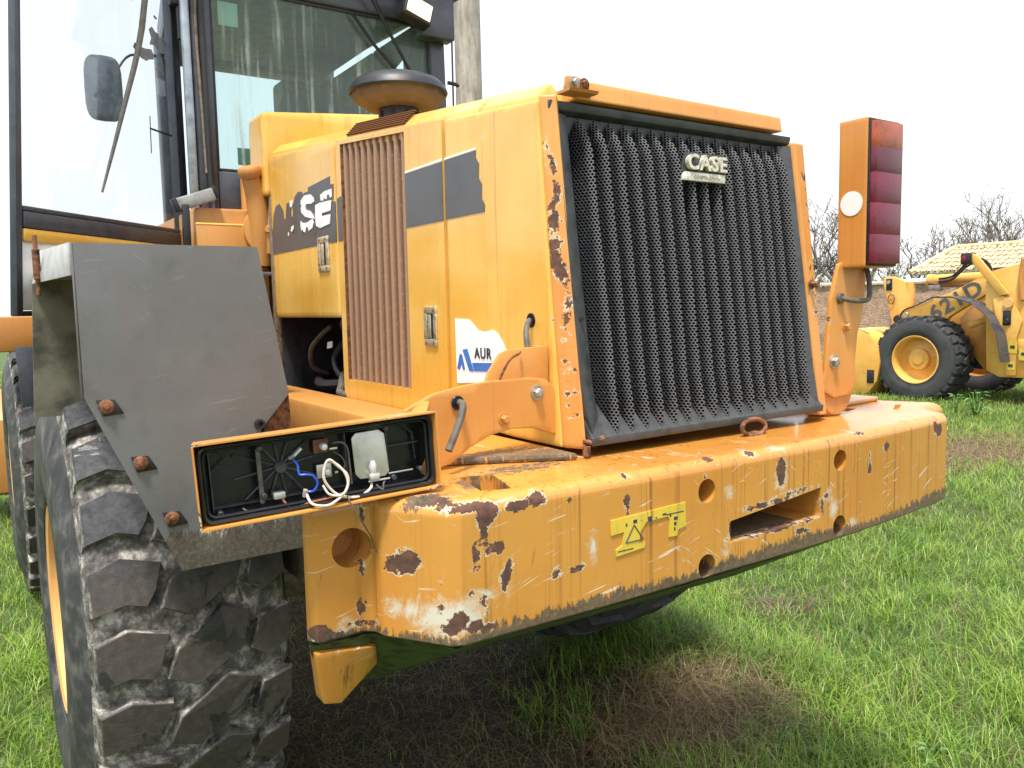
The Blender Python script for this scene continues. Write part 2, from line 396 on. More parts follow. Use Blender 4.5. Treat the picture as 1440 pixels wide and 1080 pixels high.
def text_mesh(txt, size, extrude, offset=0.0, shear=0.0, bevel=0.0, sx=1.0):
    cu = bpy.data.curves.new('txt', 'FONT'); cu.body = txt; cu.size = size; cu.extrude = extrude; cu.offset = offset; cu.shear = shear; cu.bevel_depth = bevel
    cu.space_character = 1.12; cu.align_x = 'CENTER'; cu.align_y = 'CENTER'; cu.resolution_u = 4
    o = bpy.data.objects.new('txt', cu); COL.objects.link(o); dg = bpy.context.evaluated_depsgraph_get()
    me = bpy.data.meshes.new_from_object(o.evaluated_get(dg)); me.materials.clear()
    bpy.data.objects.remove(o); bpy.data.curves.remove(cu)
    me.transform(Matrix.Diagonal((sx, 1, 1, 1))); return me
# face frames for lettering: text x -> first axis, text y -> second, outwards -> third
FACE_REAR = Matrix(((1, 0, 0), (0, 0, -1), (0, 1, 0)))       # on a surface facing -Y
FACE_LEFT = Matrix(((0, 0, -1), (-1, 0, 0), (0, 1, 0)))      # on a surface facing -X
def put_text(name, txt, c, frame, size, mat, parent, label=None, rot=0.0, **k):
    me = text_mesh(txt, size, k.pop('extrude', .001), **k)
    me.transform((frame @ Matrix.Rotation(rot, 3, 'Z')).to_4x4())
    return link(name, me, mat, parent, c, label, smooth=False)

# ------------------------------------------------------------------ wheels
M['tread_far'] = plain('dark_tread_rubber', (.035, .036, .038), .75, var=.4, scale=9)
M['side_far'] = plain('dark_sidewall', (.045, .046, .048), .65, var=.25, scale=5)
def carcass(Rl, W, sec, rr, n=96):
    """tyre cross-section in (x outward, radius); Rl lug radius, tread width W, section width sec, rim radius rr"""
    lug = .038*Rl/.81; Rb = Rl-lug; h = W/2; s = sec/2
    return [(-s*.80, rr-.012), (-s*.86, rr+.012), (-s*.90, rr+.03), (-s*.985, rr+.085), (-s, rr+(Rb-rr)*.5), (-s*.97, rr+(Rb-rr)*.68), (-h*1.07, Rb-.055), (-h*1.01, Rb-.022), (-h*.93, Rb-.006), (-h*.5, Rb), (0, Rb+.002),
            (h*.5, Rb), (h*.93, Rb-.006), (h*1.01, Rb-.022), (h*1.07, Rb-.055), (s*.97, rr+(Rb-rr)*.68), (s, rr+(Rb-rr)*.5), (s*.985, rr+.085), (s*.90, rr+.03), (s*.86, rr+.012), (s*.80, rr-.012)]
LUGS = [ # (polygon in (u across 0..1, v of one pitch), reaches over the shoulder)
    ([(-.01, .20), (.14, .30), (.25, .22), (.30, .42), (.345, .80), (.14, .94), (-.01, .80)], -1),
    ([(.325, .16), (.48, -.02), (.74, .40), (.785, .90), (.64, 1.02), (.385, .54)], 0),
    ([(.785, .30), (.885, .15), (1.01, .34), (1.01, .84), (.84, .75)], 1)]
def lug_mesh(poly, side, Rl, W, pitch, depth=.044):
    """one tread block at angle 0, wheel axis X, hub at origin; radial direction = -Y (towards the rear)"""
    bm = bmesh.new(); Rb = Rl-depth; gl = bm.verts.layers.float.new('groove')
    cu = sum(p[0] for p in poly)/len(poly); cv = sum(p[1] for p in poly)/len(poly)
    def pt(u, v, R_): 
        a = v*pitch/Rl; return Vector(((u-.5)*W, -R_*math.cos(a), R_*math.sin(a)))
    def drop(u, R_): 
        e = max(0, abs(u-.5)-.40); return R_-e*.12
    rings = []
    for R_, g, gr in ((Rl, .975, 0.0), (Rl-.002, .992, .35), (Rl-.009, 1.0, .95), (Rb-.006, 1.07, 1.0)):
        r_ = []
        for u, v in poly:
            uu = cu+(u-cu)*g; vv = cv+(v-cv)*g
            if side and abs(u-(1 if side > 0 else 0)) < .05:
                k = {.975: 0.0, .992: .012, 1.0: .03, 1.07: .045}[g]
                q = pt(uu if g < 1 else u+side*(k*.35), vv, (drop(u, R_) if g < 1 else (Rl-.03 if g == 1.0 else Rb-.075)))
            else: q = pt(uu, vv, drop(uu, R_))
            x = bm.verts.new(q); x[gl] = gr; r_.append(x)
        rings.append(r_)
    n = len(poly); bm.faces.new(rings[0])
    for a, b in zip(rings, rings[1:]):
        for i in range(n): bm.faces.new((a[i], b[i], b[(i+1) % n], a[(i+1) % n]))
    bmesh.ops.recalc_face_normals(bm, faces=bm.faces)
    me = bpy.data.meshes.new('tread_block'); bm.to_mesh(me); bm.free(); return me
def wheel(root, ctr, Rl=.81, W=.50, sec=.62, rr=.335, nl=26, outer=-1, split=False, seg=96, rimmat='yellow_rim', label=None, far=False):
    """wheel > tyre, rim, tread blocks; axis X, outer side = sign"""
    c = Vector(ctr)
    TM_, SM_ = (M['tread_far'], M['side_far']) if far else (M['tread'], M['sidewall'])
    b = B(); prof = carcass(Rl, W, sec, rr); b.lathe([(r, x) for x, r in prof], c, (1, 0, 0), seg)
    b.bm.verts.layers.float.new('groove')
    gl = b.bm.verts.layers.float['groove']
    for v in b.bm.verts:
        v[gl] = 1.0 if abs(v.co.x-c.x) < W*.56 else 0.3
    for k, v in enumerate((rr+.05, rr+.12)):                 # bead ribs on the outer sidewall
        b.tube([c+Vector((outer*(sec*(.485 if k else .465)), -v*math.cos(t), v*math.sin(t))) for t in np.linspace(0, 2*PI, seg)], .006, 5, cap=False)
    me_t = b
    wh = me_t.build('wheel' if False else 'tyre', [TM_], None, ang=40)
    # split sidewall material
    wh.data.materials.append(SM_)
    for p in wh.data.polygons:
        if abs(p.center.x) > W*.53: p.material_index = 1
    we = bpy.data.objects.new('wheel', None); COL.objects.link(we); WL[we.name] = c; we.parent = root; we.location = c-WL[root.name]; we.empty_display_size = .1
    if label: we['label'] = label
    wh.parent = we; wh.location = WL[wh.name]-c
    r = B(); o_ = outer
    f = [(rr+.012, o_*sec*.44), (rr+.022, o_*sec*.455), (rr+.014, o_*sec*.47), (rr-.006, o_*sec*.46), (rr-.014, o_*sec*.42), (rr-.03, o_*sec*.36), (rr-.035, o_*sec*.16), (rr-.06, o_*sec*.10),
         (rr-.10, o_*sec*.08), (rr-.14, o_*sec*.10), (rr*.47, o_*sec*.13), (rr*.45, o_*sec*.24), (rr*.42, o_*sec*.26), (rr*.24, o_*sec*.265), (rr*.22, o_*sec*.29), (0, o_*sec*.29)]
    r.lathe(f, c, (1, 0, 0), 56)
    for k in range(10):
        t = 2*PI*k/10+.2; r.bolt(c+Vector((o_*sec*.09, -rr*.62*math.cos(t), rr*.62*math.sin(t))), (o_, 0, 0), .016)
    rm = r.build('rim', M[rimmat], we, attrs=NOA)
    inn = B(); inn.lathe([(rr, -o_*sec*.42), (rr-.02, -o_*sec*.3), (rr-.03, 0), (.12, 0.0)], c, (1, 0, 0), 40); inn.build('inner_rim', M['yellow_dull'], we)
    pitch = 2*PI*Rl/nl
    if split:
        meshes = [lug_mesh(p, s_, Rl, W, pitch) for p, s_ in LUGS]
        for m_ in meshes:
            m_.polygons.foreach_set('use_smooth', [False]*len(m_.polygons)); m_.materials.append(M['tread'])
        for i in range(nl):
            for m_ in meshes:
                o = bpy.data.objects.new('tread_block', m_); COL.objects.link(o); o.parent = we
                o.rotation_euler = (2*PI*i/nl+.04, 0, 0); WL[o.name] = c
    else:
        bm = bmesh.new()
        for p, s_ in LUGS:
            m_ = lug_mesh(p, s_, Rl, W, pitch)
            for i in range(nl):
                m2 = m_.copy(); m2.transform(Matrix.Rotation(2*PI*i/nl+.1, 4, 'X')); bm.from_mesh(m2); bpy.data.meshes.remove(m2)
        me = bpy.data.meshes.new('tread'); bm.to_mesh(me); bm.free()
        link('tread', me, TM_, we, c, smooth=False)
    return we
ATTRM = {M[k].name for k in ('yellow', 'yellow_post', 'counter', 'grey_paint')}
# ================================================================== NEAR LOADER
L = thing('wheel_loader', 'large yellow wheel loader in the foreground, seen from behind, with chipped counterweight and black grille', 'loader', (1.5, 3.08, 0))
XS = 1.07                                                      # left hood side
XR = 1.93
HUBZ = .81
wheel(L, (.470, 3.08, HUBZ), split=True, seg=128)
wheel(L, (2.44, 3.16, .99), Rl=.79, outer=1, far=True)
wheel(L, (.455, 6.12, HUBZ))
wheel(L, (2.55, 6.12, HUBZ), outer=1)

# ---- counterweight
def cw_plan(off=0.0):
    o = off
    return [(.72+o, 1.95), (.458+o, 1.350+o), (.47+o, 1.33+o), (.557+o, 1.332+o), (.572+o, 1.318+o), (.578+o, 1.290+o), (.650+o, 1.180+o), (.672+o, 1.168+o), (1.0, 1.163+o), (1.5, 1.163+o), (1.82, 1.167+o), (2.10, 1.188+o), (2.325-o, 1.212+o), (2.345-o, 1.222+o), (2.352-o, 1.24+o),
            (2.422-o, 1.32+o), (2.45-o, 1.335+o), (2.53-o, 1.335+o), (2.548-o, 1.35+o), (2.28-o, 1.95)]
def cw_layers():
    ZT = 1.470; r = .024
    out = [(1.212, .006), (1.218, 0.0), (ZT-r, 0.0)]
    for k in range(1, 6):
        t = k/5*PI/2; out.append((ZT-r+r*math.sin(t), r*(1-math.cos(t))))
    return out
bm = bmesh.new(); rings = []
for z, o in cw_layers(): rings.append([bm.verts.new((x, y, z)) for x, y in cw_plan(o)])
for a, b in zip(rings, rings[1:]):
    for i in range(len(a)): bm.faces.new((a[i], a[(i+1) % len(a)], b[(i+1) % len(a)], b[i]))
bm.faces.new(rings[-1]); bm.faces.new(rings[0][::-1]); bmesh.ops.recalc_face_normals(bm, faces=bm.faces)
me = bpy.data.meshes.new('cw'); bm.to_mesh(me); bm.free(); cw_o = bpy.data.objects.new('cw', me); COL.objects.link(cw_o)
cut = B()
def hole(x, z, y0, y1, r): cut.cyl((x, y0, z), (0, 1, 0), r, y1-y0, 28)
hole(1.272, 1.403, 1.0, 1.235, .026); hole(1.745, 1.410, 1.0, 1.235, .026); hole(1.273, 1.239, 1.0, 1.235, .026); hole(1.747, 1.246, 1.0, 1.235, .026)
hole(.538, 1.376, 1.0, 1.41, .036)
cut.hull([(1.346, 1.0, 1.276), (1.668, 1.0, 1.282), (1.668, 1.0, 1.354), (1.346, 1.0, 1.325)], [(1.346, 1.40, 1.276), (1.668, 1.40, 1.282), (1.668, 1.40, 1.354), (1.346, 1.40, 1.325)])
cut.plateZ(1.432, .3, [(.745, 1.22), (.800, 1.20), (.838, 1.325), (.772, 1.345)])
cut.plateZ(1.452, .3, [(2.135, 1.44), (2.150, 1.415), (2.225, 1.435), (2.215, 1.462)])
cut.plateZ(1.458, .3, [(2.28, 1.35), (2.29, 1.34), (2.41, 1.40), (2.40, 1.415)])
me = bpy.data.meshes.new('cut'); bmesh.ops.recalc_face_normals(cut.bm, faces=cut.bm.faces); cut.bm.to_mesh(me); cut_o = bpy.data.objects.new('cut', me); COL.objects.link(cut_o)
md = cw_o.modifiers.new('b', 'BOOLEAN'); md.operation = 'DIFFERENCE'; md.solver = 'EXACT'; md.object = cut_o; md.use_self = True
dg = bpy.context.evaluated_depsgraph_get(); me = bpy.data.meshes.new_from_object(cw_o.evaluated_get(dg))
bpy.data.objects.remove(cw_o); bpy.data.objects.remove(cut_o)
b = B(); b.bm.from_mesh(me)
Yf = 1.163
def F_(x, z, rx, rz, y=Yf, ry=.05): return (x, y, z, rx, ry, rz)
chips = [F_(.608, 1.360, .015, .022, 1.24, .08), F_(.592, 1.350, .014, .020, 1.26, .08), F_(.690, 1.455, .050, .010, 1.175, .05), F_(.64, 1.466, .05, .009, 1.21, .05), F_(.725, 1.440, .026, .018), F_(.79, 1.446, .035, .012, 1.165), F_(.83, 1.452, .022, .016, 1.17),
    F_(.717, 1.415, .011, .034), F_(.700, 1.375, .009, .026), F_(.745, 1.378, .016, .014), F_(.727, 1.377, .008, .008), F_(.770, 1.345, .009, .018), F_(.760, 1.325, .012, .020), F_(.757, 1.305, .008, .012),
    F_(.700, 1.347, .012, .006), F_(.690, 1.305, .010, .008), F_(.712, 1.285, .006, .018), F_(.716, 1.268, .007, .012), F_(.870, 1.305, .014, .010), F_(.915, 1.303, .014, .009), F_(.930, 1.305, .010, .008),
    F_(.668, 1.262, .018, .016), F_(.650, 1.245, .022, .012), F_(.695, 1.245, .020, .014), F_(.72, 1.235, .02, .009), F_(.640, 1.318, .0035, .030), F_(.641, 1.282, .003, .02),
    F_(1.046, 1.415, .0075, .034), F_(1.048, 1.390, .005, .02), F_(1.517, 1.415, .019, .030), F_(1.517, 1.392, .014, .016), F_(1.880, 1.385, .008, .032), F_(1.880, 1.366, .014, .012), F_(1.965, 1.418, .020, .014),
    F_(1.047, 1.466, .010, .008), F_(1.265, 1.435, .006, .008), F_(2.27, 1.425, .02, .022, 1.205), F_(2.245, 1.44, .012, .02, 1.2), F_(2.34, 1.44, .02, .03, 1.22, .05), F_(1.42, 1.465, .02, .007, 1.17), F_(1.83, 1.465, .02, .006, 1.17), F_(1.29, 1.467, .012, .006, 1.17), F_(.905, 1.438, .006, .006),
    F_(.475, 1.232, .02, .018, 1.33), F_(.50, 1.222, .03, .010, 1.33), F_(.555, 1.26, .010, .02, 1.33), F_(.56, 1.44, .005, .03, 1.32), F_(.558, 1.33, .005, .015, 1.32), F_(.548, 1.235, .03, .008, 1.33),
    F_(1.47, 1.345, .10, .007), F_(1.60, 1.358, .07, .006), F_(1.50, 1.284, .16, .010), F_(1.345, 1.30, .006, .03), F_(1.675, 1.31, .006, .035), F_(1.69, 1.33, .012, .01), F_(1.6, 1.26, .03, .008)]
prim = [F_(.655, 1.262, .085, .045, 1.19, .12), F_(.61, 1.272, .05, .03, 1.24, .1), F_(.72, 1.30, .05, .02), F_(1.72, 1.30, .03, .035), F_(1.70, 1.34, .02, .03), F_(.96, 1.34, .02, .03), F_(1.33, 1.27, .014, .05), F_(1.517, 1.405, .030, .052), F_(1.34, 1.39, .02, .02),
        F_(1.80, 1.24, .03, .02), F_(.535, 1.24, .04, .014, 1.33), F_(1.515, 1.465, .03, .01, 1.17), F_(1.65, 1.40, .015, .012)]
def cwgrime(P):
    x, y, z = P[:, 0], P[:, 1], P[:, 2]
    d = (1.240+.008*np.sin(x*9)-z) + np.where(x > 1.0, .006, -.004)
    d = np.where((x > 1.3) & (x < 1.7) & (y < 1.18), np.maximum(d, 1.246-z), d)
    inner = (y > 1.185) & (z < 1.36) & (z > 1.27) & (x > 1.34) & (x < 1.60)
    d = np.where(inner & (z < 1.30), .05, d); d = np.where((y > 1.30) & (z < 1.36) & (z > 1.27) & (x > 1.34) & (x < 1.66), .05, d)
    q = ell(P, [(.775, 1.27, 1.44, .06, .08, .05), (.90, 1.34, 1.47, .13, .035, .02), (.62, 1.24, 1.47, .07, .03, .02)])
    return np.maximum(d, q)
cwp = b.build('counterweight', M['counter'], L, dens=(.009, .03, .007), attrs=dict(chip=chips, primer=prim, grime=cwgrime), ang=32, recalc=False)

# sloping algae-green underside and its end tab
m = N('algae_green_underside'); s1 = m.noise(1, 4, .6, sc3=(18, 18, 60), dist=.7); f = m.noise(12, 5)
col = m.mix(m.step(s1, .48, .6), (.05, .075, .02), (.015, .017, .010)); col = m.mix(m.step(f, .62, .8), col, (.13, .10, .03))
m.bsdf(col, .6, 0, m.bump(f, .3, .004)); M['algae'] = m.m
b = B()
T = [(.458, 1.345), (.572, 1.332), (.665, 1.182), (1.05, 1.172), (1.5, 1.172), (2.30, 1.22), (2.42, 1.34), (2.53, 1.35), (2.28, 1.9), (.70, 1.9)]
Bt = [(.505, 1.40), (.60, 1.44), (.80, 1.38), (1.10, 1.30), (1.5, 1.28), (2.2, 1.34), (2.35, 1.44), (2.45, 1.5), (2.28, 1.9), (.72, 1.9)]
zb = [1.075, 1.070, 1.10, 1.135, 1.14, 1.14, 1.10, 1.07, 1.07, 1.07]
b.hull([(x, y, z) for (x, y), z in zip(Bt, zb)], [(x, y, 1.208) for x, y in T])
b.build('counterweight_underside', M['algae'], L)
b = B(); b.hull([(.466, 1.335, 1.196), (.580, 1.335, 1.180), (.598, 1.37, 1.130), (.520, 1.36, 1.078), (.485, 1.355, 1.088)], [(.466, 1.37, 1.196), (.60, 1.37, 1.180), (.615, 1.40, 1.130), (.53, 1.41, 1.076), (.485, 1.40, 1.088)], .004)
b.build('lower_tab', M['counter'], L, dens=.01, attrs=dict(primer=[(.50, 1.34, 1.185, .02, .05, .008)]))
# raised casting on top of the counterweight behind the hood
b = B(); b.plateZ(1.470, .016, [(.76, 1.95), (.66, 1.66), (.72, 1.50), (.86, 1.43), (1.03, 1.345), (1.06, 1.33), (1.06, 1.95)], .007)
b.build('casting_shelf', M['counter'], L, dens=.02, attrs=dict(grime=lambda P: ell(P, [(1.0, 1.37, 1.49, .14, .07, .03), (.93, 1.44, 1.48, .12, .05, .03)])))
b = B(); b.plateZ(1.470, .014, [(1.97, 1.95), (1.97, 1.50), (2.1, 1.47), (2.45, 1.50), (2.45, 1.95)], .006); b.build('casting_shelf', M['counter'], L, dens=.03, attrs={'chip': []})
# tow slot interior pin + drawbar ring
b = B(); b.cyl((1.425, 1.29, 1.27), (0, 0, 1), .022, .08, 16, .002); b.build('tow_pin', M['black'], L)
ring = [Vector((1.60+.038*math.cos(t)*(1.15), 1.31+.004*math.sin(t), 1.490+.020*math.sin(t))) for t in np.linspace(0, 2*PI, 30)]
ring = [p+Vector((0, 0, .0)) for p in ring]
b = B(); b.tube(ring, .0055, 8, cap=False); b.tube([(1.578, 1.30, 1.466), (1.59, 1.31, 1.474), (1.61, 1.312, 1.474), (1.622, 1.30, 1.466)], .006, 8, 4); b.build('lifting_ring', M['rusty'], L)
# warning label on the counterweight (yellow vinyl, worn)
lab = [(.972, 1.396), (1.175, 1.402), (1.178, 1.352), (1.155, 1.347), (1.152, 1.335), (1.128, 1.336), (1.130, 1.372), (1.125, 1.380), (1.065, 1.378), (1.05, 1.362), (1.046, 1.340), (1.062, 1.338), (1.06, 1.327), (.985, 1.322), (.985, 1.335), (1.002, 1.342), (1.006, 1.368), (.973, 1.366)]
lab = [(x+.03, z-.012) for x, z in lab]
b = B(); b.plateY(1.1605, .0022, lab); o = b.build('warning_label', M['yellow_label'], L)
b = B()
for p, q in (((1.062, 1.378), (1.040, 1.345)), ((1.062, 1.378), (1.086, 1.345)), ((1.04, 1.345), (1.086, 1.345))):
    b.tube([(p[0]-.0, 1.1603, p[1]-.012), (q[0], 1.1603, q[1]-.012)], .0012, 5)
for i in range(7): b.box(1.04+i*.02, 1.044+i*.02+.006*(i % 2), 1.1600, 1.1606, 1.366+.003*(i % 3), 1.372+.004*(i % 2))
for i in range(3): b.box(1.172, 1.176+.003*i, 1.1600, 1.1606, 1.335+i*.011, 1.342+i*.011)
b.box(1.15, 1.2, 1.1600, 1.1606, 1.371, 1.373); b.box(1.02, 1.06, 1.16, 1.1606, 1.318, 1.320)
b.build('label_print', M['dark_print'], o)

# ---- hood side panels (left)
def TOPZ(y): return 2.253+(y-1.475)*(2.44-2.253)/(3.37-1.475)
hp = lambda: B()
b = B(); b.plateX(XS, .03, [(3.37, 1.80), (3.355, 1.778), (3.33, 1.773), (2.660, 1.773), (2.660, TOPZ(2.66)), (3.37, TOPZ(3.37))], .008)
pa = b.build('engine_side_door', M['yellow'], L, dens=.05, attrs={'chip': []})
b = B(); gy0, gy1, gz0 = 2.128, 2.605, 1.563
gt0, gt1 = TOPZ(gy0)-.012, TOPZ(gy1)-.012
yz_out = [(2.645, 1.52), (2.62, 1.478), (2.25, 1.50), (1.907, 1.52), (1.907, TOPZ(1.907)), (2.645, TOPZ(2.645))]
# ring-shaped sheet round the vent opening
Oo = [(2.645, TOPZ(2.645)), (1.907, TOPZ(1.907)), (1.907, 1.50), (2.61, 1.478), (2.645, 1.52)]; Ii = [(gy1, gt1), (gy0, gt0), (gy0, gz0), (gy1, gz0)]
vs = [(XS, y, z) for y, z in Oo+Ii]+[(XS+.03, y, z) for y, z in Oo+Ii]
fr_ = [(0, 1, 6, 5), (1, 2, 7, 6), (2, 3, 8, 7), (3, 4, 0, 5, 8)]
fs = fr_+[tuple(i+9 for i in f[::-1]) for f in fr_]+[(i, (i+1) % 5, (i+1) % 5+9, i+9) for i in range(5)]+[(5+i, 5+i+9, 5+(i+1) % 4+9, 5+(i+1) % 4) for i in range(4)]
b.tri(vs, fs)
pb = b.build('vent_side_panel', M['yellow'], L, dens=.05, attrs={'chip': [(XS, 2.615, 1.60, .02, .004, .03), (XS, 2.612, 1.7, .02, .003, .12)]}, ang=20)
# vent back and pleats
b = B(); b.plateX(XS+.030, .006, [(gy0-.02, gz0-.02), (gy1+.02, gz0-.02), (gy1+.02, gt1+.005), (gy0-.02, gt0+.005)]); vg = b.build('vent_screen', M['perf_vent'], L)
NP = 10; pw = (gy1-gy0)/NP
for i in range(NP):
    ya = gy1-i*pw; yc = ya-pw*.50; yb = ya-pw
    bm = bmesh.new(); uv = bm.loops.layers.uv.new('UVMap')
    za = lambda y: gt0+(gt1-gt0)*(y-gy0)/(gy1-gy0)
    zs = [gz0, gz0+.02]
    P = {}
    for nm, y, x in (('a', ya, XS+.024), ('c', yc, XS+.002), ('d', yc-pw*.16, XS+.002), ('b', yb, XS+.024)):
        P[nm] = (bm.verts.new((x, y, gz0)), bm.verts.new((x, y, za(y)+.006)))
    for q, w_, u0 in ((('a', 'c'), .031, 0), (('c', 'd'), .0075, .031), (('d', 'b'), .027, .0385)):
        f = bm.faces.new((P[q[0]][0], P[q[1]][0], P[q[1]][1], P[q[0]][1]))
        for l, (uu, vv) in zip(f.loops, ((u0, 0), (u0+w_, 0), (u0+w_, .75), (u0, .75))): l[uv].uv = (uu, vv)
    me = bpy.data.meshes.new('vent_pleat'); ctr = Vector((XS+.01, (ya+yb)/2, (gz0+gt0)/2)); bmesh.ops.translate(bm, verts=bm.verts, vec=-ctr); bm.to_mesh(me); bm.free()
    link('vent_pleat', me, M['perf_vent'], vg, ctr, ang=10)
b = B()   # black rubber lip down the vent's front edge
b.box(XS-.001, XS+.025, gy1-.010, gy1-.003, gz0+.002, gt1-.004); b.build('vent_lip', M['rusty'], L)
# rear side panel
b = B(); b.plateX(XS, .03, [(1.895, 1.50), (1.60, 1.486), (1.403, 1.486), (1.476, 2.240), (1.476, TOPZ(1.475)), (1.895, TOPZ(1.895))], .006)
chc = [(XS, 1.47, 1.93, .03, .012, .006), (XS, 1.50, 1.915, .03, .006, .004)]+[(XS, 1.45+random.uniform(-.02, .03), 1.55+random.random()*.5, .03, .004, .004) for _ in range(12)]
pc = b.build('rear_side_panel', M['yellow'], L, dens=.012, attrs={'chip': chc, 'primer': [(XS, 1.70, 2.215, .02, .01, .004)]})
# top strip between side panels and roof, with small louvre
for nm, y0, y1 in (('roof_edge_strip', 1.49, 1.735), ('roof_edge_strip', 1.742, 3.37)):
    b = B(); zf = lambda y: TOPZ(y)+.030+(0.012 if y > 1.6 else 0)*min(1, (y-1.6)*2)
    b.hull([(XS+.012, y0, TOPZ(y0)-.03), (XS+.012, y1, TOPZ(y1)-.03), (XS+.012, y1, TOPZ(y1)+.012), (XS+.012, y0, TOPZ(y0)+.012)],
           [(XS+.14, y0, TOPZ(y0)-.03), (XS+.14, y1, TOPZ(y1)-.03), (XS+.055, y1, TOPZ(y1)+.050), (XS+.05, y0, TOPZ(y0)+.045)], .006)
    b.build(nm, M['yellow'], L, dens=.06, attrs={'chip': []})
b = B(); b.hull([(1.13, 1.50, 2.255), (1.87, 1.50, 2.255), (1.85, 1.50, 2.285), (1.16, 1.50, 2.285)], [(1.13, 3.37, 2.42), (1.87, 3.37, 2.42), (1.80, 3.37, 2.485), (1.18, 3.37, 2.485)], .005)
b.build('hood_roof', M['yellow'], L, attrs={'chip': []})
for k in range(6):
    b = B(); zz = .016+k*.0075
    y0, y1 = 2.14, 2.57
    xx = XS+.0095+(k+.5)*.0068
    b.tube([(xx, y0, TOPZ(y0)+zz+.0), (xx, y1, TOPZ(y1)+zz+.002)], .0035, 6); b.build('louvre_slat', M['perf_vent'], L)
# right side of the hood
b = B(); b.plateX(XR-.03, .03, [(1.43, 1.486), (3.37, 1.50), (3.37, 2.44), (1.476, 2.25)], .006); b.build('side_panel', M['yellow'], L, attrs={'chip': []})
# rear corner posts
def rustline(x, n, seed):
    rr = random.Random(seed); out = []
    for i in range(n):
        z = 2.14-i*(.40/n); out.append((x+.012*math.sin(i*.37)*.5+rr.uniform(-.002, .002)+(2.14-z)*.012, 1.40, z, rr.uniform(.003, .0075)*(1.5 if 1.86 < z < 2.0 else 1), .1, rr.uniform(.012, .03)))
    return out
b = B(); b.hull([(XS+.001, 1.400, 1.486), (1.097, 1.348, 1.486), (1.115, 1.38, 1.486), (1.112, 1.44, 1.486)], [(XS+.001, 1.472, 2.262), (1.100, 1.444, 2.262), (1.115, 1.46, 2.262), (1.112, 1.50, 2.262)], .005)
rl = rustline(XS+.010, 26, 3)+[(XS+.012, 1.42, 1.75-i*.012, .004, .1, .006) for i in range(0, 18, 2)]+[(1.085, 1.4, 1.9+.02*k, .004, .1, .003) for k in range(3)]+[(1.09, 1.36, 1.56+.05*k, .005, .1, .006) for k in range(3)]
b.build('corner_post', M['yellow_post'], L, dens=.009, attrs={'chip': rl})
b = B(); b.hull([(1.90, 1.38, 1.486), (1.922, 1.345, 1.486), (1.955, 1.350, 1.486), (1.95, 1.44, 1.486)], [(1.905, 1.46, 2.235), (1.915, 1.440, 2.235), (1.962, 1.445, 2.235), (1.955, 1.50, 2.235)], .004)
rr = random.Random(5); rl = [(1.945+rr.uniform(-.01, .012), 1.4, 1.75+rr.random()*.42, rr.uniform(.003, .007), .1, rr.uniform(.005, .018)) for _ in range(24)]
b.build('corner_post', M['yellow_post'], L, dens=.009, attrs={'chip': rl})
b = B(); b.hull([(1.150, 1.430, 2.254), (1.853, 1.430, 2.254), (1.853, 1.49, 2.254), (1.150, 1.49, 2.254)], [(1.152, 1.437, 2.298), (1.853, 1.437, 2.294), (1.853, 1.49, 2.294), (1.152, 1.49, 2.298)], .004)
b.build('grille_top_rail', M['yellow_post'], L, dens=.012, attrs={'chip': [(1.23, 1.43, 2.275, .004, .05, .005)]})
# hinge on the top left corner
b = B(); b.hull([(1.105, 1.405, 2.262), (1.185, 1.405, 2.262), (1.185, 1.45, 2.262), (1.105, 1.45, 2.262)], [(1.105, 1.40, 2.268), (1.185, 1.40, 2.268), (1.185, 1.45, 2.268), (1.105, 1.45, 2.268)]); b.plateY(1.418, .014, [(1.110, 2.268), (1.112, 2.298), (1.17, 2.296), (1.176, 2.268)], .004)
hg = b.build('hinge', M['yellow_dull'], L)
for x in (1.130, 1.157):
    b = B(); b.bolt((x, 1.418, 2.283), (0, -1, 0), .009); b.build('hinge_bolt', M['rusty'] if x > 1.14 else M['steel'], hg)

# ---- grille
def YG(z):                                                     # leaning rear plane
    return 1.447-(2.24-z)*(.104/.745)
gr = B()
gr.hull([(1.085, YG(2.25)+.004, 2.232), (1.912, YG(2.25)+.004, 2.232), (1.912, YG(2.25)+.03, 2.222), (1.085, YG(2.25)+.03, 2.222)], [(1.085, YG(2.25)+.000, 2.250), (1.912, YG(2.25)+.000, 2.250), (1.912, YG(2.25)+.03, 2.250), (1.085, YG(2.25)+.03, 2.250)], .002)
gr.plateY(YG(2.21)+.030, .004, [(1.10, 2.165), (1.905, 2.165), (1.905, 2.224), (1.10, 2.224)])
gframe = gr.build('grille', M['frame_grey'], L)
def strip(xa, xb, nm):
    b = B(); zz = [2.224, 2.0, 1.75, 1.62, 1.56, 1.515]; oy = [0, 0, 0, .0, -.003, -.006]
    w = [0, 0, 0, 0, .004, .012] if xa < 1.5 else [0]*6
    for k in range(5):
        b.hull([(xa+w[k], YG(zz[k])+oy[k], zz[k]), (xb+w[k], YG(zz[k])+.018+oy[k], zz[k]), (xb+w[k], YG(zz[k])+.035, zz[k]), (xa+w[k], YG(zz[k])+.03, zz[k])],
               [(xa+w[k+1], YG(zz[k+1])+oy[k+1], zz[k+1]), (xb+w[k+1], YG(zz[k+1])+.018+oy[k+1], zz[k+1]), (xb+w[k+1], YG(zz[k+1])+.035, zz[k+1]), (xa+w[k+1], YG(zz[k+1])+.03, zz[k+1])])
    bmesh.ops.remove_doubles(b.bm, verts=b.bm.verts, dist=1e-5)
    return b.build(nm, M['frame_grey'], gframe)
strip(1.097, 1.140, 'frame_strip'); strip(1.905, 1.872, 'frame_strip')
b = B(); b.cyl((1.117, YG(1.77)+.004, 1.77), (-.3, -1, 0), .005, .004, 12); b.build('frame_hole', M['black_gloss'], gframe)
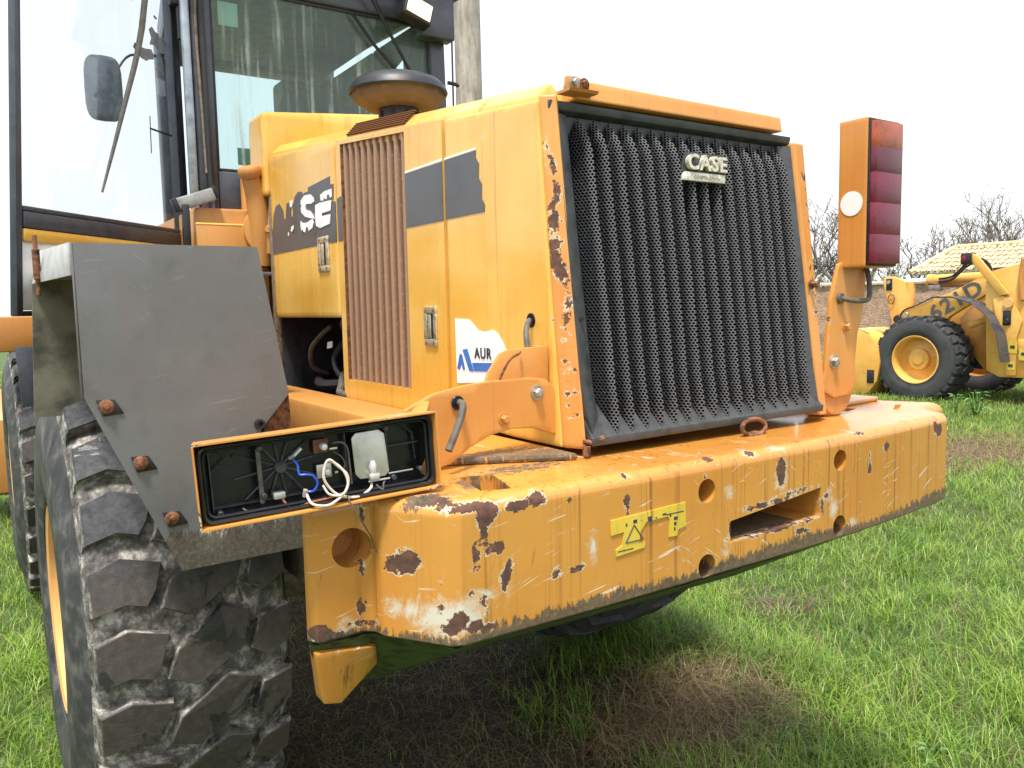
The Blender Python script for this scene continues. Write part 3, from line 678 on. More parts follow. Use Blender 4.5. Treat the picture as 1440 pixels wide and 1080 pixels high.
# sill: slopes down and outwards, folded lip
b = B()
b.hull([(1.10, YG(1.58)+.030, 1.580), (1.905, YG(1.58)+.030, 1.580), (1.905, YG(1.58)+.04, 1.565), (1.10, YG(1.58)+.04, 1.565)], [(1.10, 1.336, 1.512), (1.91, 1.336, 1.518), (1.91, 1.342, 1.505), (1.10, 1.342, 1.500)])
b.hull([(1.10, 1.3345, 1.494), (1.915, 1.3345, 1.500), (1.915, 1.342, 1.500), (1.10, 1.342, 1.494)], [(1.10, 1.3325, 1.5125), (1.915, 1.3325, 1.5185), (1.915, 1.342, 1.5185), (1.10, 1.342, 1.5125)], .002)
b.build('grille_sill', M['frame_grey'], gframe)
b = B(); b.tube([(1.085, 1.345, 1.505), (1.10, 1.34, 1.503), (1.135, 1.337, 1.51)], .006, 8); b.cyl((1.088, 1.338, 1.496), (0, 0, -1), .009, .02, 10); b.build('sill_pin', M['rusty'], gframe)
PX0, PX1, NPL = 1.152, 1.872, 16; pp = (PX1-PX0)/NPL
for i in range(NPL):
    xl = PX0+i*pp; xc = xl+pp*.56+random.uniform(-.0015, .0015); xr = xl+pp
    bm = bmesh.new(); uv = bm.loops.layers.uv.new('UVMap')
    zv = [2.180, 2.172, 2.14, 2.0, 1.85, 1.72, 1.65, 1.60, 1.568]
    dep = .052
    rows = []
    for k, z in enumerate(zv):
        bow = random.uniform(-.002, .002) if 2 < k < 6 else 0
        yb_ = YG(z)+.032
        if k == 0: cy, cz = yb_-.004, 2.222
        elif k == 1: cy, cz = yb_-dep*.80, 2.178
        elif k == 2: cy, cz = yb_-dep, 2.14
        elif z > 1.66: cy, cz = yb_-dep, z
        elif k == 6: cy, cz = yb_-dep*1.02, 1.625
        elif k == 7: cy, cz = yb_-dep*1.12, 1.565
        else: cy, cz = 1.337, 1.516
        rows.append((bm.verts.new((xl, yb_, z)), bm.verts.new((xc+bow, cy, cz)), bm.verts.new((xr, yb_, z)), z, cz))
    for a, c in zip(rows, rows[1:]):
        for s_ in (0, 1):
            f = bm.faces.new((a[s_], a[s_+1], c[s_+1], c[s_]))
            hw = .048
            uu = [(s_)*hw, (s_+1)*hw, (s_+1)*hw, s_*hw]; zz = [a[3+s_ if s_ == 0 else 4], a[4 if s_ == 0 else 3], c[4 if s_ == 0 else 3], c[3 if s_ == 0 else 4]]
            for l, u_, v_ in zip(f.loops, uu, zz): l[uv].uv = (u_, v_)
    ctr = Vector((xc, 1.42, 1.87)); bmesh.ops.translate(bm, verts=bm.verts, vec=-ctr)
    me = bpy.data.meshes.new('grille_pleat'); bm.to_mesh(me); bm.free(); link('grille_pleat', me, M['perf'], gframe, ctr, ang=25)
b = B(); b.hull([(1.10, 1.42, 1.50), (1.905, 1.42, 1.50), (1.905, 1.43, 1.50), (1.10, 1.43, 1.50)], [(1.10, 1.492, 2.25), (1.905, 1.492, 2.25), (1.905, 1.50, 2.25), (1.10, 1.50, 2.25)]); b.build('radiator_core', M['black'], L)
# badge
bz = 2.128; by = YG(bz)-.029
b = B(); b.hull([(1.445, by, 2.096), (1.596, by-.001, 2.096), (1.596, by, 2.117), (1.457, by, 2.117)], [(1.445, by+.012, 2.096), (1.596, by+.012, 2.096), (1.596, by+.012, 2.117), (1.457, by+.016, 2.117)], .0015)
bd = b.build('badge', M['badge'], gframe)
put_text('badge_letters', 'CASE', (1.530, by+.002, 2.139), FACE_REAR, .050, M['badge'], bd, extrude=.006, offset=.0014, sx=1.10)
b = B(); b.plateY(by+.010, .004, [(1.450, 2.118), (1.600, 2.118), (1.600, 2.166), (1.466, 2.166)]); b.build('badge_plate', M['frame_grey'], bd)
put_text('badge_print', 'CONSTRUCTION', (1.53, by-.001, 2.106), FACE_REAR, .011, M['badge_faint'], bd, extrude=.0008)
# ---- left tail lamp: bracket plate hanging from the hood corner and the open lamp box it carries
b = B(); arc = lambda pts: pts
yl = 1.425
plate = [(1.086, 1.508), (1.082, 1.600), (1.060, 1.628), (1.045, 1.640), (1.000, 1.646), (.900, 1.645), (.84, 1.640), (.765, 1.628), (.700, 1.600), (.690, 1.500), (.740, 1.470), (.800, 1.480), (.850, 1.510), (.900, 1.530), (.955, 1.538), (1.010, 1.534)]
b.plateY(yl, .012, plate, .002)
brk = b.build('lamp_bracket', M['yellow_post'], L, dens=.02, attrs={'chip': []}, label='drooping left lamp bracket with bent arm')
b = B(); b.plateY(yl+.014, .010, [(.885, 1.60), (.905, 1.660), (.935, 1.700), (.955, 1.708), (1.062, 1.712), (1.064, 1.60)], .002); b.box(1.050, 1.064, yl+.02, yl+.06, 1.60, 1.712, .002)
b.build('bracket_tab', M['yellow_post'], brk, attrs={'chip': []})
for (x, z, r_, k) in ((1.020, 1.612, .011, 'steel'), (.932, 1.562, .009, 'yellow_dull')):
    b = B(); b.bolt((x, yl, z), (0, -1, 0), r_, .012); b.build('bracket_bolt', M[k], brk)
b = B(); b.cyl((.818, yl-.0025, 1.606), (0, -1, 0), .015, .003, 20, .001); b.build('grommet', M['black_gloss'], brk)
b = B(); b.tube([(.822, 1.44, 1.607), (.820, 1.405, 1.604), (.808, 1.39, 1.585), (.79, 1.38, 1.558), (.765, 1.37, 1.52)], .0075, 10, 6); b.build('cable', M['rubber_hose'], L)
b = B(); b.tube([(1.062, 1.508, 1.768), (1.045, 1.49, 1.762), (1.030, 1.475, 1.745), (1.022, 1.462, 1.722), (1.018, 1.45, 1.69)], .0065, 10, 6); b.build('cable', M['rubber_hose'], L)
b = B(); b.cyl((XS+.004, 1.512, 1.768), (-1, 0, 0), .017, .006, 22, .001); b.build('cable_grommet', M['black_gloss'], L)
b = B(); b.tube([(.985, 1.434, 1.703), (.970, 1.418, 1.700), (.945, 1.42, 1.685), (.925, 1.43, 1.64), (.918, 1.428, 1.61)], .0028, 6, 5); b.build('thin_cable', M['rusty'], brk)

LC = Vector((.478, 1.275, 1.5375)); LR = Matrix.Rotation(-math.radians(5), 4, 'Z') @ Matrix.Rotation(-math.radians(2.9), 4, 'Y')      # box frame: x right, z up, -y open side
LM = Matrix.Translation(LC) @ LR
def lw(x, y, z): return LM @ Vector((x, y, z))
class LB(B):
    def bx(s, x0, x1, y0, y1, z0, z1, bev=0): return s.box(x0, x1, y0, y1, z0, z1, bev, LM)
    def tb(s, pts, r_, n=8, sm=0): return s.tube([lw(*p) for p in pts], r_, n, sm)
W2, H2 = .2065, .0695
b = LB(); t = .003
q_ = lambda w_, h_, y_: [(-w_, y_, -h_), (w_, y_, -h_), (w_, y_, h_), (-w_, y_, h_)]
vo = q_(W2, H2, 0)+q_(W2-.012, H2-.006, .070)+q_(W2-t, H2-t, 0)+q_(W2-.015, H2-.009, .066)
fc = []
for i in range(4):
    j = (i+1) % 4; fc += [(i, j, 4+j, 4+i), (8+i, 12+i, 12+j, 8+j), (i, 8+i, 8+j, j)]
b.tri([lw(*p) for p in vo], fc+[(4, 5, 6, 7), (15, 14, 13, 12)])
bx_ = b.build('tail_lamp_box', M['yellow_post'], L, dens=.02, attrs={'chip': [(*lw(-.2, 0, H2), .02, .01, .004), (*lw(.2, 0, -H2), .02, .01, .006), (*lw(-.206, .0, -.06), .004, .02, .02), (*lw(.12, 0, H2), .01, .01, .003)], 'primer': [(*lw(.14, .04, H2), .05, .05, .01)]}, label='left tail lamp box without its lens, wiring exposed')
b = LB()
b.bx(-.187, .187, .0605, .064, -.0585, .0585)
def rrect(w_, h_, r_, n=6):
    out = []
    for cx, cz, a0 in ((w_-r_, h_-r_, 0), (-w_+r_, h_-r_, 90), (-w_+r_, -h_+r_, 180), (w_-r_, -h_+r_, 270)):
        for k in range(n+1):
            a = math.radians(a0+90*k/n); out.append((cx+r_*math.cos(a), cz+r_*math.sin(a)))
    return out
for (w_, h_, y_, r_) in ((.196, .060, .012, .0035), (.190, .0545, .020, .003)):
    pts = rrect(w_, h_, .014); pts.append(pts[0]); pts.append(pts[1]); b.tb([(x, y_, z) for x, z in pts], r_, 8)
pr_ = rrect(.1945, .0590, .013); n_ = len(pr_)
vs = [lw(x, .010, z) for x, z in pr_]+[lw(x*.962, .0605, z*.985) for x, z in pr_]
b.tri(vs, [(i, (i+1) % n_, n_+(i+1) % n_, n_+i) for i in range(n_)])
tray = b.build('lamp_tray', M['black_gloss'], bx_)
b = LB(); cx, cz = -.064, .004
b.cyl(lw(cx, .058, cz), LR @ Vector((0, -1, 0)), .011, .012, 18, .002)
for a in range(0, 360, 30):
    a = math.radians(a+8); e = min(.075/abs(math.cos(a)+1e-6), .047/abs(math.sin(a)+1e-6)); b.tb([(cx+.01*math.cos(a), .057, cz+.01*math.sin(a)), (cx+e*math.cos(a), .057, cz+e*math.sin(a))], .0026, 6)
for x in (-.178, -.100, .047, .122): b.bx(x-.001, x+.001, .040, .060, -.052, .052)
for x0, x1, z in ((.122, .185, .012), (-.1, .047, -.046), (-.178, -.1, -.046)): b.bx(x0, x1, .045, .060, z-.001, z+.001)
b.tb([(-.178, .05, .052), (-.150, .05, .035), (-.178, .05, .01)], .002, 6); b.tb([(.15, .05, .05), (.175, .05, .03), (.178, .05, -.02)], .002, 6)
for x, z in ((-.100, .045), (-.100, -.035), (.118, .048), (.126, -.042), (.178, -.035), (-.17, -.052)): b.cyl(lw(x, .040, z), LR @ Vector((0, -1, 0)), .005, .018, 12, .001)
b.build('tray_rib', plain('dusty_black_plastic', (.045, .045, .047), .5, var=.5, scale=60), tray)['kind'] = 'stuff'
b = LB(); b.bx(-.106, -.099, .030, .034, -.047, .044); b.build('retaining_strip', M['rubber_hose'], tray)
b = LB()   # reflector plate, cut corners, with bulb holder
pl = [(.066, -.036), (.058, -.026), (.056, .038), (.064, .046), (.106, .047), (.116, .038), (.120, -.030), (.112, -.038)]
b.hull([lw(x, .030, z) for x, z in pl], [lw(x, .034, z) for x, z in pl], .0012)
rp = b.build('reflector_plate', M['reflector_plate'], bx_)
b = LB(); b.lathe([(0, .026), (.005, .024), (.0075, .016), (.006, .006), (.004, 0)], lw(.088, .024, -.030), LR @ Vector((0, .0, 1)), 16); b.build('bulb', M['bulb'], rp)
b = LB(); b.bx(.080, .098, .018, .030, -.040, -.028, .002); b.bx(.078, .118, .022, .026, -.043, -.040, .001); b.bx(.118, .165, .030, .033, -.036, -.033, .001); b.build('bulb_holder', M['reflector_plate'], rp)
for x, z, k in ((.006, .030, 'rusty'), (.008, -.014, 'reflector_plate')):
    b = LB(); b.bx(x-.013, x+.013, .045, .050, z-.012, z+.012, .001); bp = b.build('bulb_plate', M[k], bx_)
    b = LB(); b.lathe([(0, -.018), (.005, -.016), (.0075, -.010), (.006, 0)], lw(x+.002, .045, z), LR @ Vector((0, 1, 0)), 16); b.build('bulb', M['bulb'], bp)
b = LB(); b.bx(.018, .032, .036, .040, .022, .026, .001); b.bx(.024, .030, .036, .040, -.02, -.016, .001); b.build('contact_tab', M['chrome'], bx_)
wires = [('wire_white', .0024, [(.085, .03, -.044), (.08, .02, -.052), (.06, .012, -.060), (.035, .008, -.058), (.012, .006, -.046), (-.004, .006, -.020), (.000, .006, .004), (.008, .004, .012), (.020, .004, .0), (.036, .004, -.02), (.030, .002, -.045), (.004, .0, -.064), (-.016, .0, -.068), (-.030, .006, -.055), (-.033, .02, -.038)]),
    ('wire_white', .0020, [(.004, .008, .010), (.018, .006, .004), (.030, .002, -.012), (.034, .0, -.034), (.022, .0, -.050), (.002, .004, -.046), (-.006, .01, -.030)]),
    ('wire_blue', .0020, [(-.050, .03, .022), (-.043, .02, .010), (-.042, .016, -.006), (-.032, .012, -.008), (-.020, .012, -.012), (-.014, .012, -.026), (-.022, .014, -.038), (-.034, .02, -.038)]),
    ('wire_brown', .0018, [(-.070, .035, -.046), (-.062, .02, -.060), (-.050, .014, -.062), (-.03, .012, -.056), (.0, .010, -.054), (.03, .012, -.050)]),
    ('rubber_hose', .0018, [(-.135, .03, -.050), (-.120, .02, -.060), (-.09, .012, -.063), (-.06, .014, -.064), (-.03, .02, -.062), (.02, .02, -.056)]),
    ('rubber_hose', .0018, [(.022, .03, .035), (.034, .02, .036), (.044, .02, .026), (.046, .02, 0), (.048, .024, -.04)]),
    ('rubber_hose', .0012, [(.022, .03, .020), (.032, .02, .012), (.038, .02, -.002), (.034, .02, -.012)]),
    ('rubber_hose', .0016, [(.09, .02, -.048), (.10, .016, -.058), (.104, .02, -.048), (.112, .03, -.044)])]
for k, r_, pts in wires:
    b = LB(); b.tb([(x, y, max(z, -.062)) for x, y, z in pts], r_, 7, 5); b.build('wire', M[k], bx_)
b = LB(); b.tb([(-.052, .03, .020), (-.046, .02, .026), (-.034, .02, .036)], .003, 6); b.tb([(-.036, .02, -.046), (-.034, .016, -.034)], .004, 8); b.bx(-.084, -.064, .03, .045, -.046, -.034, .002); b.build('connector', M['reflector_plate'], bx_)['kind'] = 'stuff'
b = B(); b.tube([lw(.032, .004, -.055), lw(.036, -.004, -.068), (.528, 1.262, 1.448), (.548, 1.28, 1.42), (.566, 1.30, 1.395), (.572, 1.302, 1.372), (.584, 1.292, 1.366)], .0012, 6, 5); b.build('hanging_wire', M['rubber_hose'], L)
# twisted neck between bracket and box
b = B(); b.hull([(.672, 1.29, 1.492), (.672, 1.36, 1.492), (.672, 1.36, 1.600), (.672, 1.29, 1.600)], [(.742, 1.40, 1.478), (.742, 1.437, 1.478), (.742, 1.437, 1.618), (.742, 1.40, 1.618)], .003); b.build('bracket_neck', M['yellow_post'], brk, attrs={'chip': []})

# ---- right tail lamp, standing upright on its arm
b = B()
arm = [(1.975, 1.60), (1.985, 1.70), (1.996, 1.80), (2.03, 1.90), (2.12, 1.93), (2.160, 1.90), (2.158, 1.82), (2.145, 1.76), (2.125, 1.70), (2.115, 1.62), (2.125, 1.57), (2.100, 1.53), (2.02, 1.525), (1.96, 1.55)]
b.plateY(1.372, .012, arm, .002)
ra = b.build('lamp_arm', M['yellow_post'], L, dens=.012, attrs={'chip': [(1.99+.006*math.sin(k), 1.37, 1.70+k*.016, .004, .02, .008) for k in range(12)]})
b = B(); b.lathe([(0, 0), (.075, 0), (.082, .01), (.082, .06), (.07, .075), (0, .075)], (2.045, 1.455, 1.545), (0, -1, 0), 28); b.build('arm_boss', M['yellow_dull'], ra)
for x, z, r_, k in ((2.013, 1.628, .013, 'steel'), (2.065, 1.725, .010, 'yellow_dull')):
    b = B(); b.bolt((x, 1.372, z), (0, -1, 0), r_, .012); b.build('arm_bolt', M[k], ra)
b = B(); b.cyl((2.033, 1.370, 1.806), (0, -1, 0), .015, .008, 18, .002); b.tube([(2.033, 1.368, 1.806), (2.06, 1.345, 1.798), (2.095, 1.340, 1.797), (2.13, 1.345, 1.802), (2.148, 1.352, 1.825), (2.152, 1.36, 1.87), (2.15, 1.37, 1.90)], .007, 10, 6); b.build('arm_cable', M['rubber_hose'], ra)
bw = B(); bw.box(2.046, 2.193, 1.3045, 1.390, 1.890, 2.292, .003)
rb = bw.build('tail_lamp_housing', M['yellow_post'], L, dens=.02, attrs={'chip': [(2.05, 1.35, 2.285, .02, .03, .003)], 'primer': []})
b = B(); b.box(2.049, 2.190, 1.2985, 1.3045, 1.893, 2.289, .002); b.build('lamp_seal', M['black_gloss'], rb)
for k, z0, z1 in (('amber_lens', 2.212, 2.281), ('dark_red_lens', 2.145, 2.212), ('red_lens', 2.063, 2.145), ('red_lens', 1.978, 2.063), ('red_lens', 1.899, 1.978)):
    b = B(); b.hull([(2.054, 1.2985, z0), (2.187, 1.2985, z0), (2.187, 1.2985, z1), (2.054, 1.2985, z1)], [(2.060, 1.284, z0), (2.182, 1.284, z0), (2.182, 1.284, z1), (2.060, 1.284, z1)], .0004)
    b.build('lamp_lens', M[k], rb)
b = B(); b.lathe([(0, 0), (.0335, 0), (.0335, .0015), (0, .0015)], (2.0458, 1.348, 2.065), (-1, 0, 0), 36); b.build('round_sticker', M['white_decal'], rb)
b = B(); b.bolt((1.925, 1.385, 1.845), (0, -1, 0), .009, .02); b.build('post_bolt', M['rusty'], L)

# ---- latches, stripes, lettering, sticker on the hood side
def latch(y, z, h, w_):
    b = B(); x0 = XS-.006
    b.box(x0, XS-.0005, y-w_/2, y+w_/2, z+h*.32, z+h/2, .002); b.box(x0, XS-.0005, y-w_/2, y+w_/2, z-h/2, z-h*.32, .002)
    b.box(x0, XS-.0005, y+w_*.26, y+w_/2, z-h*.32, z+h*.32, .001); b.box(x0, XS-.0005, y-w_/2, y-w_*.26, z-h*.32, z+h*.32, .001)
    l_ = b.build('panel_latch', M['chrome'], L)
    b = B(); b.box(XS-.0025, XS-.001, y-w_*.26, y+w_*.26, z-h*.32, z+h*.32); b.build('latch_recess', M['black'], l_)
    b = B(); b.box(XS-.005, XS-.003, y-w_*.05, y+w_*.20, z-h*.30, z+h*.30, .0008); b.build('latch_lever', M['chrome'], l_)
    for s_ in (-1, 1):
        b = B(); b.cyl((x0, y-w_*.3, z+s_*h*.41), (-1, 0, 0), .004, .002, 10); b.cyl((x0, y+w_*.3, z+s_*h*.41), (-1, 0, 0), .004, .002, 10); b.build('rivet', M['rusty'], l_)
latch(1.993, 1.750, .110, .072); latch(2.785, 2.000, .125, .105)
xs = XS-.0014
def decal(name, yz, mat, parent=L, x=xs, dens=0): 
    b = B(); b.plateX(x, .0012, yz); return b.build(name, mat, parent)
decal('stripe', [(3.362, 2.035), (2.662, 2.035), (2.662, 2.172), (2.70, 2.176), (2.703, 2.262), (2.92, 2.252), (2.925, 2.215), (2.95, 2.218), (2.99, 2.246), (3.03, 2.250), (3.07, 2.235), (3.09, 2.20), (3.10, 2.165), (3.115, 2.166), (3.12, 2.222), (3.165, 2.222), (3.185, 2.165), (3.20, 2.165), (3.21, 2.20), (3.25, 2.232), (3.30, 2.225), (3.335, 2.19), (3.345, 2.15), (3.362, 2.12)], M['stripe'])
decal('stripe', [(2.645, 2.035), (2.606, 2.035), (2.606, 2.183), (2.645, 2.178)], M['stripe'])
decal('stripe', [(2.127, 2.033), (1.907, 2.033), (1.907, 2.186), (2.127, 2.186)], M['stripe'])
jag = [(1.735+.006*math.sin(k*2.1)-.035*(k/9), 2.187-.153*k/9) for k in range(10)]
decal('stripe', [(1.895, 2.187)]+jag+[(1.895, 2.034)], M['stripe'])
decal('stripe_edge', [(2.127, 2.1875), (1.907, 2.1885), (1.907, 2.195), (2.127, 2.193)], M['white_flake']); decal('stripe_edge', [(1.895, 2.1885), (1.738, 2.1885), (1.738, 2.194), (1.895, 2.194)], M['white_flake'])
xl = XS-.0030
decal('decal_backing', [(3.015, 2.177), (3.007, 2.22), (2.955, 2.238), (2.892, 2.236), (2.846, 2.218), (2.838, 2.183), (2.857, 2.075), (3.014, 2.088)], M['stripe'], x=XS-.0021)
decal('decal_backing', [(2.85, 2.185), (2.826, 2.234), (2.797, 2.233), (2.671, 2.232), (2.676, 2.181), (2.78, 2.181)], M['stripe'], x=XS-.0024)
decal('decal_letter', [(3.002, 2.193), (2.994, 2.214), (2.956, 2.227), (2.894, 2.224), (2.862, 2.209), (2.855, 2.194), (2.886, 2.189), (2.923, 2.193), (2.948, 2.192), (2.944, 2.174), (2.901, 2.165), (2.873, 2.149), (2.861, 2.133), (2.904, 2.139), (2.954, 2.149), (2.993, 2.168)], M['white_flake'], x=xl-.001)
decal('decal_letter', [(3.007, 2.139), (2.988, 2.13), (2.944, 2.126), (2.881, 2.134), (2.868, 2.119), (2.885, 2.101), (2.923, 2.094), (2.933, 2.108), (2.948, 2.11), (2.961, 2.092), (2.999, 2.101), (3.009, 2.119)], M['white_flake'], x=xl-.001)
decal('decal_letter', [(2.846, 2.18), (2.803, 2.183), (2.689, 2.179), (2.699, 2.145), (2.784, 2.144), (2.785, 2.134), (2.702, 2.133), (2.709, 2.101), (2.807, 2.094), (2.845, 2.106), (2.851, 2.134)], M['white_flake'], x=xl-.001)
decal('decal_small_letters', [(2.794, 2.209), (2.752, 2.217), (2.683, 2.217), (2.684, 2.19), (2.7, 2.188), (2.709, 2.201), (2.726, 2.201), (2.733, 2.187), (2.75, 2.19), (2.755, 2.198), (2.765, 2.186), (2.79, 2.189)], M['white_flake'], x=xl-.001)
decal('decal_flake', [(3.122, 2.112), (3.114, 2.126), (3.089, 2.131), (3.088, 2.117), (3.106, 2.107)], M['white_flake'], x=xl-.001)
decal('decal_flake', [(3.121, 2.216), (3.11, 2.227), (3.083, 2.223), (3.095, 2.202), (3.118, 2.202)], M['white_flake'], x=xl-.001)
for (y, z, s_) in ((3.155, 2.10, .006),):
    q = [(y+s_*random.uniform(.6, 1.3)*math.cos(t), z+s_*1.3*random.uniform(.6, 1.3)*math.sin(t)) for t in np.linspace(0, 2*PI, 8)[:-1]]
    decal('decal_flake', q[::-1], M['white_flake'], x=xl)
for (y, z, s_) in ((3.00, 2.195, .008), (2.985, 2.10, .006)):
    q = [(y+s_*random.uniform(.6, 1.3)*math.cos(t), z+s_*random.uniform(.5, 1.2)*math.sin(t)) for t in np.linspace(0, 2*PI, 9)[:-1]]
    decal('decal_tear', q[::-1], M['stripe'], x=xl-.0028)
# torn white dealer sticker
stk = [(1.860, 1.772), (1.79, 1.770), (1.775, 1.762), (1.745, 1.742), (1.715, 1.738), (1.69, 1.742), (1.675, 1.744), (1.655, 1.736), (1.636, 1.720), (1.622, 1.700), (1.600, 1.688), (1.60, 1.62), (1.856, 1.600)]
st = decal('torn_sticker', stk, M['white_decal'])
decal('sticker_print', [(1.852, 1.640), (1.838, 1.678), (1.826, 1.678), (1.812, 1.640), (1.822, 1.637), (1.83, 1.655), (1.84, 1.637)], M['blue_print'], st, x=XS-.0028)
decal('sticker_print', [(1.822, 1.690), (1.798, 1.694), (1.768, 1.636), (1.79, 1.636)], M['blue_print'], st, x=XS-.0028)
decal('sticker_print', [(1.775, 1.658), (1.68, 1.662), (1.69, 1.640), (1.765, 1.637)], M['blue_print'], st, x=XS-.0028)
put_text('sticker_letters', 'AUR', (XS-.0028, 1.722, 1.683), FACE_LEFT, .038, M['dark_print'], st, extrude=.0004, offset=.0008)

# ---- grey mudguard (left) with hinge pins and bolts
YFD = 2.19
b = B()
b.hull([(.216, YFD, 1.973), (.654, YFD, 1.973), (.722, YFD, 1.572), (.640, YFD, 1.480), (.640, YFD, 1.440), (.775, YFD, 1.400), (.775, YFD, 1.132), (.417, YFD, 1.128), (.218, YFD, 1.60)], [(.216, YFD+.006, 1.973), (.654, YFD+.006, 1.973), (.722, YFD+.006, 1.572), (.640, YFD+.006, 1.480), (.640, YFD+.006, 1.440), (.775, YFD+.006, 1.400), (.775, YFD+.006, 1.132), (.417, YFD+.006, 1.128), (.218, YFD+.006, 1.60)])
def fgr(P): return np.maximum(np.where(P[:, 2] < 1.262, (1.262-P[:, 2])*.6-.02, -.2), -.2)
fe = b.build('mudguard', M['grey_paint'], L, dens=.02, attrs={'grime': fgr, 'chip': [(.512, YFD, 1.69, .010, .03, .003), (.495, YFD, 1.70, .004, .03, .006)], 'primer': [(.498, YFD, 1.685, .008, .03, .010), (.50, YFD, 1.20, .05, .03, .05), (.60, YFD, 1.19, .02, .03, .06), (.68, YFD, 1.2, .03, .03, .03)]}, label='bolted grey rear mudguard')
b = B()   # outer return flange and liner going forward over the tyre
b.hull([(.2105, YFD-.001, 1.60), (.2155, YFD-.001, 1.60), (.2155, YFD-.001, 1.974), (.2105, YFD-.001, 1.974)], [(.216, YFD+.03, 1.60), (.218, YFD+.03, 1.60), (.218, YFD+.03, 1.95), (.216, YFD+.03, 1.95)], .0015); b.build('mudguard_flange', M['grey_paint'], fe, attrs={'chip': []})
b = B(); b.hull([(.214, YFD+.007, 1.966), (.654, YFD+.007, 1.966), (.67, 2.74, 1.975), (.192, 2.74, 1.975)], [(.214, YFD+.007, 1.973), (.654, YFD+.007, 1.973), (.67, 2.74, 1.983), (.192, 2.74, 1.983)], .001)
b.build('mudguard_top_or_sun_block', M['grey_paint'], fe, attrs={'chip': []})
b = B(); b.hull([(.140, 2.75, 1.50), (.66, 2.75, 1.50), (.66, 2.77, 1.50), (.140, 2.77, 1.50)], [(.160, 2.75, 1.905), (.66, 2.75, 1.905), (.66, 2.77, 1.905), (.160, 2.77, 1.905)]); b.build('mudguard_liner', M['grey_dirty'], fe)
b = B(); b.hull([(.206, YFD+.008, 1.895), (.212, YFD+.008, 1.895), (.165, 2.745, 1.893), (.158, 2.745, 1.893)], [(.206, YFD+.008, 1.973), (.212, YFD+.008, 1.973), (.190, 2.745, 1.990), (.184, 2.745, 1.990)], .001); b.build('mudguard_lip', M['pale_grey'], fe)
b = B(); b.cyl((.165, 2.60, 1.855), (0, 0, 1), .006, .17, 12, .002); b.cyl((.165, 2.60, 1.90), (0, 0, 1), .010, .085, 12, .002); b.build('hinge_pin', M['rusty'], fe)
for (x, z, w_) in ((.264, 1.575, 1), (.333, 1.426, .8), (.399, 1.273, 1.1)):
    b = B(); b.hull([(x-.022, YFD-.004, z+.018), (x+.020, YFD-.004, z+.016), (x+.040, YFD-.004, z-.020), (x-.008, YFD-.004, z-.024)], [(x-.022, YFD, z+.018), (x+.020, YFD, z+.016), (x+.040, YFD, z-.020), (x-.008, YFD, z-.024)], .002); rtb = b.build('rubber_tab', M['black'], fe)
    b = B(); b.lathe([(0, 0), (.017, 0), (.018, .003), (.014, .006), (.007, .007), (.006, .012), (0, .013)], (x, YFD-.004, z), (0, -1, 0), 20); b.build('tab_bolt', M['rusty'], rtb)
b = B(); b.lathe([(0, .004), (.006, .004), (.007, .014), (.013, .014), (.014, 0), (0, 0)], (.636, YFD, 1.496), (0, -1, 0), 20); b.build('rubber_buffer', M['black'], fe)
b = B(); b.hull([(.662, YFD+.02, 1.49), (.727, YFD+.02, 1.572), (.735, YFD+.02, 1.40), (.64, YFD+.02, 1.40)], [(.662, YFD+.03, 1.49), (.727, YFD+.03, 1.572), (.735, YFD+.03, 1.40), (.64, YFD+.03, 1.40)]); b.build('support_plate', M['rusty'], fe)
b = B(); b.box(.20, .88, 2.78, 3.95, 1.925, 1.935, .001); b.build('mudguard_top_or_sun_block', M['grey_paint'], fe, attrs={'chip': []})  # unseen plate added to keep sun off the ground under the machine
# right mudguard, mirrored
b = B(); b.hull([(2.30, YFD, 1.55), (2.36, YFD, 1.96), (2.79, YFD, 1.96), (2.79, YFD, 1.6), (2.6, YFD, 1.13), (2.25, YFD, 1.13)], [(2.30, YFD+.006, 1.55), (2.36, YFD+.006, 1.96), (2.79, YFD+.006, 1.96), (2.79, YFD+.006, 1.6), (2.6, YFD+.006, 1.13), (2.25, YFD+.006, 1.13)]); b.bm.free()

# ---- chassis, engine bay
b = B(); b.box(.90, 1.065, 1.96, 3.35, 1.345, 1.503, .018); b.build('chassis_rail', M['yellow_dull'], L)
b = B(); b.box(1.94, 2.10, 1.96, 3.35, 1.345, 1.503, .018); b.build('chassis_rail', M['yellow_dull'], L)
b = B(); b.box(1.10, 1.90, 1.55, 5.2, 1.16, 1.45, .01); b.build('rear_frame', M['black'], L)
b = B(); b.box(1.36, 1.88, 1.9, 3.32, 1.40, 2.15, .01); b.build('engine_block', M['engine'], L)
b = B(); b.box(1.10, 1.95, 3.375, 3.40, 1.40, 2.30); b.build('bulkhead', M['engine'], L)
b = B(); b.lathe([(0, 0), (.055, 0), (.06, .01), (.06, .20), (.05, .22), (0, .22)], (1.20, 2.70, 1.58), (0, 0, 1), 24); b.build('oil_filter', M['pipe_alu'], L)
b = B(); b.tube([(1.22, 2.60, 1.76), (1.20, 2.80, 1.755), (1.22, 2.95, 1.745), (1.3, 3.05, 1.73)], .035, 14, 5); b.tube([(1.205, 2.86, 1.755), (1.207, 2.875, 1.755)], .040, 14); b.build('coolant_pipe', M['pipe_alu'], L)
